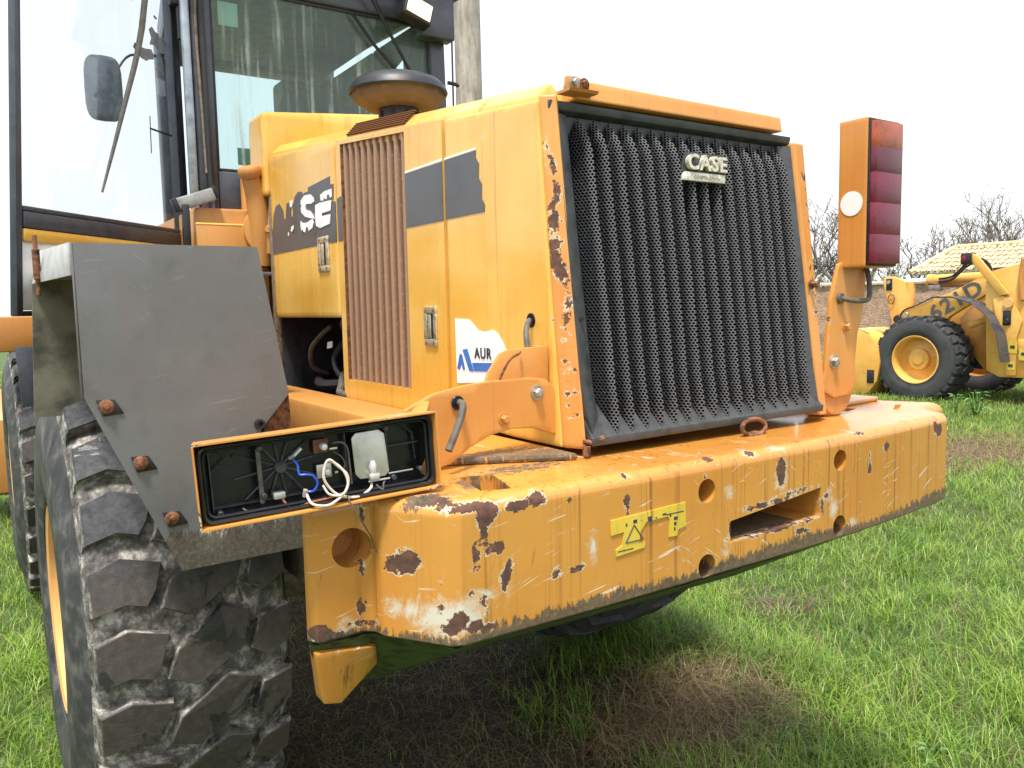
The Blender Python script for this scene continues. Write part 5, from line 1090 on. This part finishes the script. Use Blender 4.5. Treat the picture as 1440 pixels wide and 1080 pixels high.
# ================================================================== WALL, HOUSE
m = N('rubble_wall'); v = m.voro(3.2); v2 = m.voro(3.2, 'DISTANCE_TO_EDGE', m.scale(m.P, (1, 1, 1.7))); f = m.noise(5, 6, .7); g = m.noise(22, 5, .7)
col = m.ramp(f, [(.3, (.26, .17, .115)), (.5, (.40, .27, .185)), (.72, (.52, .37, .26))]); col = m.mix(m.step(g, .5, .75), col, (.22, .16, .115))
m.bsdf(col, .95, 0, m.bump(m.math('ADD', m.math('MULTIPLY', m.step(v2, 0, .06), .5), m.math('ADD', f, g)), .8, .05)); M['wallm'] = m.m
bm = bmesh.new(); nX, nZ = 160, 12; x0w, y0w, x1w, y1w = 20.5, 22.0, 29.5, 6.0
dirw = Vector((x1w-x0w, y1w-y0w, 0)); nw = Vector((-dirw.y, dirw.x, 0)).normalized()
if nw.dot(Vector((x0w, y0w, 0))) > 0: nw = -nw
from mathutils import noise as mn
gridv = []
for i in range(nX+1):
    row = []
    for j in range(nZ+1):
        p = Vector((x0w, y0w, 0))+dirw*(i/nX); h = 2.36+.05*mn.noise(p*.9)
        z = h*j/nZ-.1; q = p+Vector((0, 0, z)); d = .05*mn.noise(q*2.6)+.035*mn.noise(q*6)
        row.append(bm.verts.new(q+nw*d))
    gridv.append(row)
back = [(bm.verts.new(r_[-1].co-nw*.45), bm.verts.new(r_[0].co-nw*.45)) for r_ in gridv]
for i in range(nX):
    for j in range(nZ): bm.faces.new((gridv[i][j], gridv[i+1][j], gridv[i+1][j+1], gridv[i][j+1]))
    bm.faces.new((gridv[i][-1], gridv[i+1][-1], back[i+1][0], back[i][0])); bm.faces.new((back[i][0], back[i+1][0], back[i+1][1], back[i][1]))
bmesh.ops.recalc_face_normals(bm, faces=bm.faces); me = bpy.data.meshes.new('garden_wall'); bm.to_mesh(me); bm.free()
gw_ = link('garden_wall', me, M['wallm'], None, (0, 0, 0), ang=60); tag(gw_, 'tan earth-coloured rubble wall behind the far loader', 'wall')
b = B(); up3 = Vector((0, 0, 1))
pA = Vector((x0w, y0w, 2.27)); pB = Vector((x1w, y1w, 2.27))
b.hull([pA+nw*.08, pB+nw*.08, pB-nw*.5, pA-nw*.5], [pA+nw*.08+up3*.09, pB+nw*.08+up3*.09, pB-nw*.5+up3*.12, pA-nw*.5+up3*.12], .01); b.build('wall_coping', plain('pale_coping', (.50, .42, .32), .9, var=.2, scale=6, bump=.6), gw_)

HS = thing('house', 'low house with a pale ochre tiled roof beyond the rubble wall', 'house', (33, 14.5, 0))
m = N('house_render'); f = m.noise(3, 4); col = m.ramp(f, [(.3, (.50, .44, .35)), (.7, (.62, .56, .46))]); m.bsdf(col, .9); M['render'] = m.m
# eave line facing us runs parallel to Y at X=30; ridge behind
b = B(); b.box(30.4, 33.7, 4.0, 16.6, -.2, 2.70, .0); b.build('wall', M['render'], HS)
b = B(); b.box(29.95, 30.25, 3.5, 17.1, 2.70, 2.78, .02); b.build('gutter', M['white_flake'], HS)
m = N('roof_tile'); v = m.noise(1, 2, .5, sc3=(4, 4, 4)); f = m.noise(9, 5, .7); g = m.noise(2, 3)
col = m.ramp(f, [(.3, (.44, .29, .15)), (.5, (.62, .47, .27)), (.7, (.74, .62, .42))]); col = m.mix(m.math('MULTIPLY', m.step(v, .55, .7), .5), col, (.36, .20, .11))
m.bsdf(col, .85, 0, m.bump(f, .4, .02)); M['tile'] = m.m
# one course of barrel tiles per row; each tile a half pipe. hip roof: slope facing -X, hip at the left end
E0, E1 = Vector((29.9, 17.2, 2.74)), Vector((29.9, 3.5, 2.74)); RG0, RG1 = Vector((32.0, 16.6, 3.68)), Vector((32.0, 3.5, 3.68))
b = B(); b.tri([E0, E1, RG1, RG0, Vector((34.1, 17.2, 2.74)), Vector((34.1, 3.5, 2.74))], [(0, 1, 2, 3), (0, 3, 4), (3, 2, 5, 4)]); rf = b.build('roof', M['tile'], HS)
tm = bmesh.new(); seg = []
for k in range(6):
    t = PI*k/5; seg.append((.105*math.cos(t), .075*math.sin(t)))
va = [tm.verts.new((-.0, y, z+.02)) for y, z in seg]; vb = [tm.verts.new((.46, y*.82, z*.8+.0)) for y, z in seg]
for i in range(5): tm.faces.new((va[i], va[i+1], vb[i+1], vb[i]))
tme = bpy.data.meshes.new('roof_tile'); bmesh.ops.recalc_face_normals(tm, faces=tm.faces); tm.to_mesh(tme); tm.free(); tme.materials.append(M['tile'])
slope = (RG0-Vector((29.9, 16.6, 2.74))); sl_len = slope.length; slope.normalize(); rotm = Matrix.Rotation(-math.atan2(slope.z, slope.x), 4, 'Y')
tiles = []; nrow = 6
for r_ in range(nrow):
    x_ = r_*.40
    ymax = 17.2-.6*(x_/sl_len)
    y = 3.6
    while y < ymax-.1:
        tiles.append((x_, y)); y += .23
def tile_mtx(x_, y):
    p = Vector((29.9, y, 2.76))+slope*x_+Vector((random.uniform(-.01, .01), random.uniform(-.008, .008), random.uniform(0, .012)))
    return Matrix.Translation(p) @ rotm
vis = [t for t in tiles if 12.0 < t[1]]
vis.sort(key=lambda t: -t[1]); first = vis[:290]; fs_ = set(first)
for t in first:
    mt = tile_mtx(*t); o = bpy.data.objects.new('roof_tile', tme); COL.objects.link(o); o.parent = rf; o.matrix_local = Matrix.Translation(-WL[rf.name]) @ mt; WL[o.name] = mt.translation
bm = bmesh.new()
for t in tiles:
    if t in fs_: continue
    m2 = tme.copy(); m2.transform(tile_mtx(*t)); bm.from_mesh(m2); bpy.data.meshes.remove(m2)
me = bpy.data.meshes.new('roof_tiles'); bm.to_mesh(me); bm.free(); o = link('roof_tiles', me, M['tile'], rf, WL[rf.name]); me.transform(Matrix.Translation(-WL[rf.name])); o['kind'] = 'stuff'
b = B(); b.tube([E0+Vector((0, 0, .06)), RG0+Vector((0, 0, .08))], .09, 10); b.build('hip_tiles', M['tile'], rf)
b = B(); b.tube([RG0+Vector((0, 0, .08)), RG1+Vector((0, 0, .08))], .10, 10); b.build('ridge_tiles', M['tile'], rf)

# ================================================================== TREES behind the wall (nearly bare)
m = N('bare_bark'); f = m.noise(8, 4); m.bsdf(m.ramp(f, [(.3, (.10, .085, .07)), (.7, (.21, .19, .165))]), .9); M['bark'] = m.m
m = N('sparse_leaf'); f = m.noise(2, 3); m.bsdf(m.ramp(f, [(.35, (.07, .075, .025)), (.65, (.13, .10, .04))]), .7); M['leaf'] = m.m
def tree(x, y, h, seed, label, spread=.6, leafn=1.0, z0=0.0, group=None):
    rr = random.Random(seed); T_ = thing('bare_tree', label, 'tree', (x, y, 0), group); b = B(); tips = []
    def grow(p, d, ln, r_, lv):
        n_ = 3; pts = [p]; q = p
        for k in range(n_):
            d = (d+Vector((rr.uniform(-1, 1), rr.uniform(-1, 1), rr.uniform(-.5, .9)))*(.16+.06*lv)).normalized(); q = q+d*(ln/n_); pts.append(q)
        b.tube(pts, [r_, r_*.62], 6 if lv < 2 else 3, cap=False)
        if lv > 2: tips.append(q)
        if lv >= 5: return
        for k in range(rr.choice((2, 3, 3)) if lv else 5):
            a = rr.uniform(0, 2*PI); s_ = spread*rr.uniform(.6, 1.3)
            d2 = (d+Vector((math.cos(a)*s_, math.sin(a)*s_, rr.uniform(-.1, .4)))).normalized()
            base = pts[rr.choice((1, 2, 3))] if lv else pts[rr.choice((2, 3, 3))]
            grow(base, d2, ln*rr.uniform(.58, .82), max(r_*.56, .016), lv+1)
    grow(Vector((x, y, z0)), Vector((0, 0, 1)), h*.30, h*.022, 0)
    b.build('trunk', M['bark'], T_, ang=60)
    vs = []; fs = []
    for t in tips:
        if rr.random() < .55*leafn:
            for _ in range(3):
                c = t+Vector((rr.gauss(0, .12), rr.gauss(0, .12), rr.gauss(0, .12))); s_ = rr.uniform(.03, .08); a = Vector((rr.gauss(0, 1), rr.gauss(0, 1), rr.gauss(0, 1))).normalized(); e = a.orthogonal().normalized()
                i = len(vs); vs += [c-a*s_, c+e*s_*.5, c+a*s_, c-e*s_*.5]; fs.append((i, i+1, i+2, i+3))
    me = bpy.data.meshes.new('crown'); me.from_pydata(vs, [], fs); o = link('crown', me, M['leaf'], T_, (x, y, 0)); me.transform(Matrix.Translation((-x, -y, 0)))
for a in ((28.5, 24.0, 7.4, 11, 'bare tree seen just left of the upright tail lamp', .6, .5), (30.5, 22.0, 6.4, 12, 'tangled bare tree close behind the wall, right of the upright tail lamp', .75, .8), (31.0, 19.6, 7.4, 13, 'tallest bare tree in the gap between the tail lamp and the house roof', .7, .6),
          (34.5, 19.2, 6.4, 14, 'bushy bare tree at the left end of the tiled roof', .8, .9), (41, 19.5, 8.6, 15, 'sparse tree rising behind the left half of the tiled roof', .6, 1.2), (44, 17.5, 8.4, 16, 'leafy-tipped tree behind the ridge of the tiled roof', .7, 1.6), (46, 14.2, 8.8, 17, 'darker tree at the right edge behind the tiled roof', .8, 2.0), (30.8, 20.6, 7.0, 19, 'dense twiggy tree directly right of the upright tail lamp', .8, .7), (36, 18.4, 7.6, 20, 'bare tree whose twigs rise over the hipped end of the tiled roof', .7, .6), (33, 27, 7.4, 18, 'thin bare tree far left behind the grille corner', .7, .5)):
    tree(*a[:5] if False else a[:4], a[4], a[5], a[6])
# hedge growing along the far side of the wall
rr = random.Random(4); vs = []; fs = []
for _ in range(5200):
    t = rr.random(); p = Vector((x0w, y0w, 0))+dirw*t*.9-nw*(.9+rr.uniform(0, 1.2)); hmax = 2.75+.45*mn.noise(p*.5)+.25*mn.noise(p*1.7)
    p.z = rr.uniform(1.2, hmax); s_ = rr.uniform(.03, .09); a = Vector((rr.gauss(0, 1), rr.gauss(0, 1), rr.gauss(0, 1))).normalized(); e = a.orthogonal().normalized()
    i = len(vs); vs += [p-a*s_, p+e*s_*.6, p+a*s_, p-e*s_*.6]; fs.append((i, i+1, i+2, i+3))
me = bpy.data.meshes.new('hedge'); me.from_pydata(vs, [], fs)
m = N('hedge_leaf'); m.bsdf(m.ramp(m.noise(3, 3), [(.35, (.045, .065, .02)), (.65, (.12, .12, .05))]), .7); hd = link('hedge', me, m.m); tag(hd, 'low scrubby hedge along the far side of the rubble wall', 'hedge')

# ================================================================== GROUND AND GRASS
def gh_(x, y): return .19*math.exp(-(((x-2.7)/.55)**2+((y-2.85)/.5)**2))+ .025*math.sin(x*1.3+.5)*math.cos(y*1.1)+.03*mn.noise(Vector((x*.5, y*.5, 0)))-.01
def dryness(x, y):
    """1 = bare brown / dry, 0 = lush"""
    n_ = mn.noise(Vector((x*.8, y*.8, 3)))*.55+mn.noise(Vector((x*2.3, y*2.3, 7)))*.40
    d = .02+n_
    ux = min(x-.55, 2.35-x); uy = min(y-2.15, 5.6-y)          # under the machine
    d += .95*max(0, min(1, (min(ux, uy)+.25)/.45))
    for cx, cy, rx, ry, s_ in ((9.6, 4.8, 1.6, .7, .9), (2.45, 2.30, .45, .24, .85), (3.9, 2.9, .35, .2, .6), (4.6, 2.2, .3, .2, .5), (1.3, 2.2, .6, .4, .9), (6.2, 3.4, .8, .3, .4), (12, 5.5, 1.4, .7, .4)):
        q = ((x-cx)/rx)**2+((y-cy)/ry)**2
        if q < 1.6: d += s_*max(0, 1-q/1.6)
    return max(0, min(1, d))
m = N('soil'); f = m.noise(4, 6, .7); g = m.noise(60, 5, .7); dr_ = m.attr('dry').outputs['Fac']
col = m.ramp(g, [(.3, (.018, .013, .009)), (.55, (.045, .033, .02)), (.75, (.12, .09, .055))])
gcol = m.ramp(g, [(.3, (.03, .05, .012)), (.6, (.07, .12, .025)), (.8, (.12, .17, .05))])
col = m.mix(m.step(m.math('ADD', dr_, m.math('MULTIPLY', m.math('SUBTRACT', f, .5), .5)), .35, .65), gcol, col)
m.bsdf(col, .95, 0, m.bump(m.math('ADD', f, g), .8, .02)); M['soil'] = m.m
def ground_grid(xs_, ys_):
    vs = [(x, y, gh_(x, y)) for y in ys_ for x in xs_]; nx = len(xs_)
    fs = [(j*nx+i, j*nx+i+1, (j+1)*nx+i+1, (j+1)*nx+i) for j in range(len(ys_)-1) for i in range(nx-1)]
    return vs, fs
xs_ = [-150, -80, -40, -20, -10]+list(np.arange(-5, 13, .16))+[14, 16, 18, 20, 23, 27, 33, 40, 55, 80, 120, 200]
ys_ = [-60, -30, -12, -5, -2]+list(np.arange(0, 8, .16))+list(np.arange(8, 20, .8))+[22, 26, 32, 40, 60, 100, 200]
vs, fs = ground_grid([float(v) for v in xs_], [float(v) for v in ys_])
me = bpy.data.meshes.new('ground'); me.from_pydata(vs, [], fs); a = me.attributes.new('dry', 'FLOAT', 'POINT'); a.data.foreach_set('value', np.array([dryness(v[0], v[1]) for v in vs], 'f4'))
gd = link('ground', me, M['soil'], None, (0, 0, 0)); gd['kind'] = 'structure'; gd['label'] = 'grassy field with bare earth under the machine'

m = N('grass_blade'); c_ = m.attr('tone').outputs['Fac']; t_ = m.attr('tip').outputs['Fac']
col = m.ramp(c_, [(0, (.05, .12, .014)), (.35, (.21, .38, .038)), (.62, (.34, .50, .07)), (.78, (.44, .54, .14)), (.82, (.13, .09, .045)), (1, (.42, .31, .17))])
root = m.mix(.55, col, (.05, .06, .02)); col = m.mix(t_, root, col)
bs = m.bsdf(col, .42, 0, None, 0, .5); tl = m.new('ShaderNodeBsdfTranslucent'); m.t.links.new(col, tl.inputs[0]); mx = m.new('ShaderNodeMixShader'); mx.inputs[0].default_value = .35
m.t.links.new(bs.outputs[0], mx.inputs[1]); m.t.links.new(tl.outputs[0], mx.inputs[2]); m.t.links.new(mx.outputs[0], m.out.inputs[0]); M['blade'] = m.m

def blades(name, P, hgt, wid, tone, lean, seg_n=3, mat='blade'):
    n = len(P); az = RNG.uniform(0, 2*PI, n); fx, fy = np.cos(az), np.sin(az)
    ts = np.linspace(0, 1, seg_n+1); nv = 2*seg_n+1
    V = np.zeros((n, nv, 3)); TP = np.zeros((n, nv))
    saz = az+RNG.normal(PI/2, .35, n); sx_, sy_ = np.cos(saz), np.sin(saz)
    for k, t in enumerate(ts):
        up_ = hgt*(t-lean*.45*t*t); out = hgt*lean*t*t*.95
        cx = P[:, 0]+fx*out; cy = P[:, 1]+fy*out; cz = P[:, 2]+np.maximum(up_, 0)
        w_ = wid*(1-t**1.6)*.5
        if k < seg_n:
            V[:, 2*k, 0] = cx-sx_*w_; V[:, 2*k, 1] = cy-sy_*w_; V[:, 2*k, 2] = cz; V[:, 2*k+1, 0] = cx+sx_*w_; V[:, 2*k+1, 1] = cy+sy_*w_; V[:, 2*k+1, 2] = cz
            TP[:, 2*k] = TP[:, 2*k+1] = min(1, t*1.6)
        else: V[:, nv-1, 0] = cx; V[:, nv-1, 1] = cy; V[:, nv-1, 2] = cz; TP[:, nv-1] = 1
    fq = []
    for k in range(seg_n-1): fq.append((2*k, 2*k+1, 2*k+3, 2*k+2))
    quads = np.array(fq)[None]+(np.arange(n)*nv)[:, None, None] if fq else np.zeros((n, 0, 4), int)
    tri = np.array([(2*seg_n-2, 2*seg_n-1, nv-1)])[None]+(np.arange(n)*nv)[:, None, None]
    loops = np.concatenate([quads.reshape(n, -1), tri.reshape(n, -1)], axis=1).ravel()
    sizes = np.tile([4]*(seg_n-1)+[3], n); starts = np.concatenate([[0], np.cumsum(sizes)[:-1]])
    me = bpy.data.meshes.new(name); me.vertices.add(n*nv); me.vertices.foreach_set('co', V.ravel().astype('f4'))
    me.loops.add(len(loops)); me.loops.foreach_set('vertex_index', loops.astype('i4')); me.polygons.add(len(sizes)); me.polygons.foreach_set('loop_start', starts.astype('i4'))
    me.update(calc_edges=True)
    a = me.attributes.new('tone', 'FLOAT', 'POINT'); a.data.foreach_set('value', np.repeat(tone, nv).astype('f4'))
    a = me.attributes.new('tip', 'FLOAT', 'POINT'); a.data.foreach_set('value', TP.ravel().astype('f4'))
    me.polygons.foreach_set('use_smooth', [True]*len(me.polygons)); me.materials.append(M[mat])
    o = bpy.data.objects.new(name, me); COL.objects.link(o); o['kind'] = 'stuff'; return o
def scatter(n, r0, r1, a0, a1, pw):
    u = RNG.random(n); r_ = (r0**(2-pw)+u*(r1**(2-pw)-r0**(2-pw)))**(1/(2-pw)); a = np.radians(RNG.uniform(a0, a1, n))
    return r_*np.sin(a), r_*np.cos(a), r_
# dryness lookup on a grid, so that 300k blades stay cheap
GX = np.arange(-6, 20, .1); GY = np.arange(-2, 24, .1)
DG = np.array([[dryness(float(x), float(y)) for x in GX[:160]] for y in GY[:120]])
HG = np.array([[(mn.noise(Vector((float(x)*1.4, float(y)*1.4, 20)))+mn.noise(Vector((float(x)*3.6, float(y)*3.6, 11)))*.7) for x in GX[:160]] for y in GY[:120]])
def look(G, x, y, dflt):
    i = ((x+6)/.1).astype(int); j = ((y+2)/.1).astype(int); ok = (i >= 0) & (j >= 0) & (i < G.shape[1]) & (j < G.shape[0])
    out = np.full(len(x), dflt); out[ok] = G[j[ok], i[ok]]; return out
def gz(x, y): return .19*np.exp(-(((x-2.7)/.55)**2+((y-2.85)/.5)**2))+ .025*np.sin(x*1.3+.5)*np.cos(y*1.1)-.012
x, y, r_ = scatter(420000, 1.6, 30, -14, 84, 1.15)
d = look(DG, x, y, .15); h_ = look(HG, x, y, 0.0)
keep = RNG.random(len(x)) > np.clip((d-.30)*1.5, 0, .93); x, y, r_, d, h_ = [v[keep] for v in (x, y, r_, d, h_)]
n = len(x); hgt = (.07+.075*RNG.random(n)**2+.06*np.clip(h_+.2, 0, 1))*(1-.35*d)*(1+.015*r_); wid = (.0026+.0022*RNG.random(n))*(1+.10*np.maximum(r_-2, 0))
pn = .5*np.sin(x*1.7+2*np.sin(y*1.1))*np.sin(y*2.1+1.3*np.sin(x*.9)); tone = np.clip(RNG.normal(.44, .17, n)+.16*h_+.16*pn, 0, .76); dry = RNG.random(n) < (.09+.35*d); tone[dry] = RNG.uniform(.86, 1, dry.sum())
P = np.stack([x, y, gz(x, y)], 1)
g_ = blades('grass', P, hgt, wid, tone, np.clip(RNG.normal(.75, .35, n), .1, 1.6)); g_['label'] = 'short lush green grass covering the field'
# taller tufts
cx, cy, _ = scatter(420, 1.7, 12, -10, 82, 1.1); dd = look(DG, cx, cy, .2); k_ = dd < .62; cx, cy = cx[k_], cy[k_]
extra = np.array([(2.2, 2.9), (2.35, 2.75), (2.1, 2.65), (1.95, 2.75), (2.6, 2.75), (2.8, 2.6), (2.55, 2.0), (2.7, 2.25), (2.9, 2.5), (2.45, 2.55), (3.0, 2.1), (2.9, 1.9), (3.1, 1.6), (2.7, 1.7), (3.15, 2.6), (2.0, 2.5)]); cx = np.concatenate([cx, extra[:, 0]]); cy = np.concatenate([cy, extra[:, 1]])
m_ = 60; X_ = np.repeat(cx, m_)+RNG.normal(0, .05, len(cx)*m_); Y_ = np.repeat(cy, m_)+RNG.normal(0, .05, len(cx)*m_)
nn_ = len(X_); tn = np.clip(np.repeat(RNG.uniform(.15, .6, len(cx)), m_)+RNG.normal(0, .08, nn_), 0, .75)
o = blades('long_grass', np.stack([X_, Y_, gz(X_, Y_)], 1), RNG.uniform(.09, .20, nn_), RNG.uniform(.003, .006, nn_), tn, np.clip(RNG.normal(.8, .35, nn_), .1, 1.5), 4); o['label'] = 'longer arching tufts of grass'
# tall clump before the far rear tyre, its shadow darkened into the blade tone
cx = RNG.uniform(2.25, 3.2, 24); cy = 4.75-cx*.78+RNG.normal(0, .10, 24); m_ = 60; X_ = np.repeat(cx, m_)+RNG.normal(0, .06, len(cx)*m_); Y_ = np.repeat(cy, m_)+RNG.normal(0, .06, len(cx)*m_); nn_ = len(X_)
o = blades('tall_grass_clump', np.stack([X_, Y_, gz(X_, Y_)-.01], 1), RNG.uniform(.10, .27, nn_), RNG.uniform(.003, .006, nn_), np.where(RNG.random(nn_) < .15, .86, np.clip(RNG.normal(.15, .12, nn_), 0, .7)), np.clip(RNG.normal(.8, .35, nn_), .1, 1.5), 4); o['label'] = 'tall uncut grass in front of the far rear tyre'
# dry straw, paler in drier spots; tone also paints light and machine shade
x, y, r_ = scatter(95000, 1.4, 12, -12, 80, 1.1); d = look(DG, x, y, .1); keep = RNG.random(len(x)) < np.clip((d-.25)*1.3, 0.02, 1); x, y = x[keep], y[keep]; n = len(x)
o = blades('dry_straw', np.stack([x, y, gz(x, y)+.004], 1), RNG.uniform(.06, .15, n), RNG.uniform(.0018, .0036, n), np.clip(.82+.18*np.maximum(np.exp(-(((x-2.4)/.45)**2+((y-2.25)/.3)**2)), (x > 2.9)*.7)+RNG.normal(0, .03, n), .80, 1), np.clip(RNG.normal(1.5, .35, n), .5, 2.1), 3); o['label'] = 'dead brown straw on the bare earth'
xp = RNG.normal(2.42, .24, 4200); yp = RNG.normal(2.30, .15, 4200)
o = blades('dead_grass_mat', np.stack([xp, yp, gz(xp, yp)+.012], 1), RNG.uniform(.05, .19, 4200), RNG.uniform(.0028, .0052, 4200), np.clip(RNG.normal(.93, .06, 4200), .80, 1), np.clip(RNG.normal(1.3, .45, 4200), .3, 2.1), 4); o['label'] = 'pale flattened dead grass at the bottom centre'
xp = RNG.normal(9.3, 1.0, 7000); yp = RNG.normal(4.7, .35, 7000)
o = blades('dead_grass_mat', np.stack([xp, yp, gz(xp, yp)+.012], 1), RNG.uniform(.08, .18, 7000), RNG.uniform(.004, .008, 7000), RNG.uniform(.88, 1, 7000), np.clip(RNG.normal(1.5, .35, 7000), .5, 2.1), 3); o['label'] = 'brown strip of flattened dead grass at the right edge'
# broad-leaved weeds
m = N('weed_leaf'); m.bsdf(m.ramp(m.noise(20, 3), [(.3, (.05, .13, .03)), (.7, (.14, .28, .06))]), .45); M['weed'] = m.m
def weed(x, y, s_, seed, label, nlf=12, group=None):
    rr = random.Random(seed); z = float(gz(np.array([x]), np.array([y]))[0]); W_ = thing('weed', label, 'weed', (x, y, z), group)
    me0 = None
    for k in range(nlf):
        a = rr.uniform(0, 2*PI); hh = s_*rr.uniform(.3, 1); out = s_*rr.uniform(.15, .6); ll = s_*rr.uniform(.25, .45)
        b = B(); c0 = Vector((x+math.cos(a)*out*.5, y+math.sin(a)*out*.5, z+hh)); dd_ = Vector((math.cos(a), math.sin(a), rr.uniform(-.3, .3))); e = Vector((-math.sin(a), math.cos(a), 0))
        b.tube([(x, y, z), c0], .0015*s_/.1, 4, cap=False)
        q = [c0, c0+dd_*ll*.35+e*ll*.26+Vector((0, 0, .1*ll)), c0+dd_*ll, c0+dd_*ll*.35-e*ll*.26+Vector((0, 0, .1*ll)), c0+dd_*ll*.4]
        b.tri(q, [(0, 1, 4), (1, 2, 4), (2, 3, 4), (3, 0, 4)]); b.build('leaf', M['weed'], W_, recalc=False)
weed(12.6, 6.15, .42, 1, 'grey-green leafy weed in front of the far loader tyre', 26); weed(12.9, 6.6, .30, 2, 'small weed left of the leafy weed by the far loader tyre', 16)
weed(2.62, 1.98, .07, 3, 'small round-leaved weed beside the straw patch, bottom centre', 9); weed(2.95, 1.55, .10, 4, 'broad-leaved weed among grass near the bottom edge', 9)
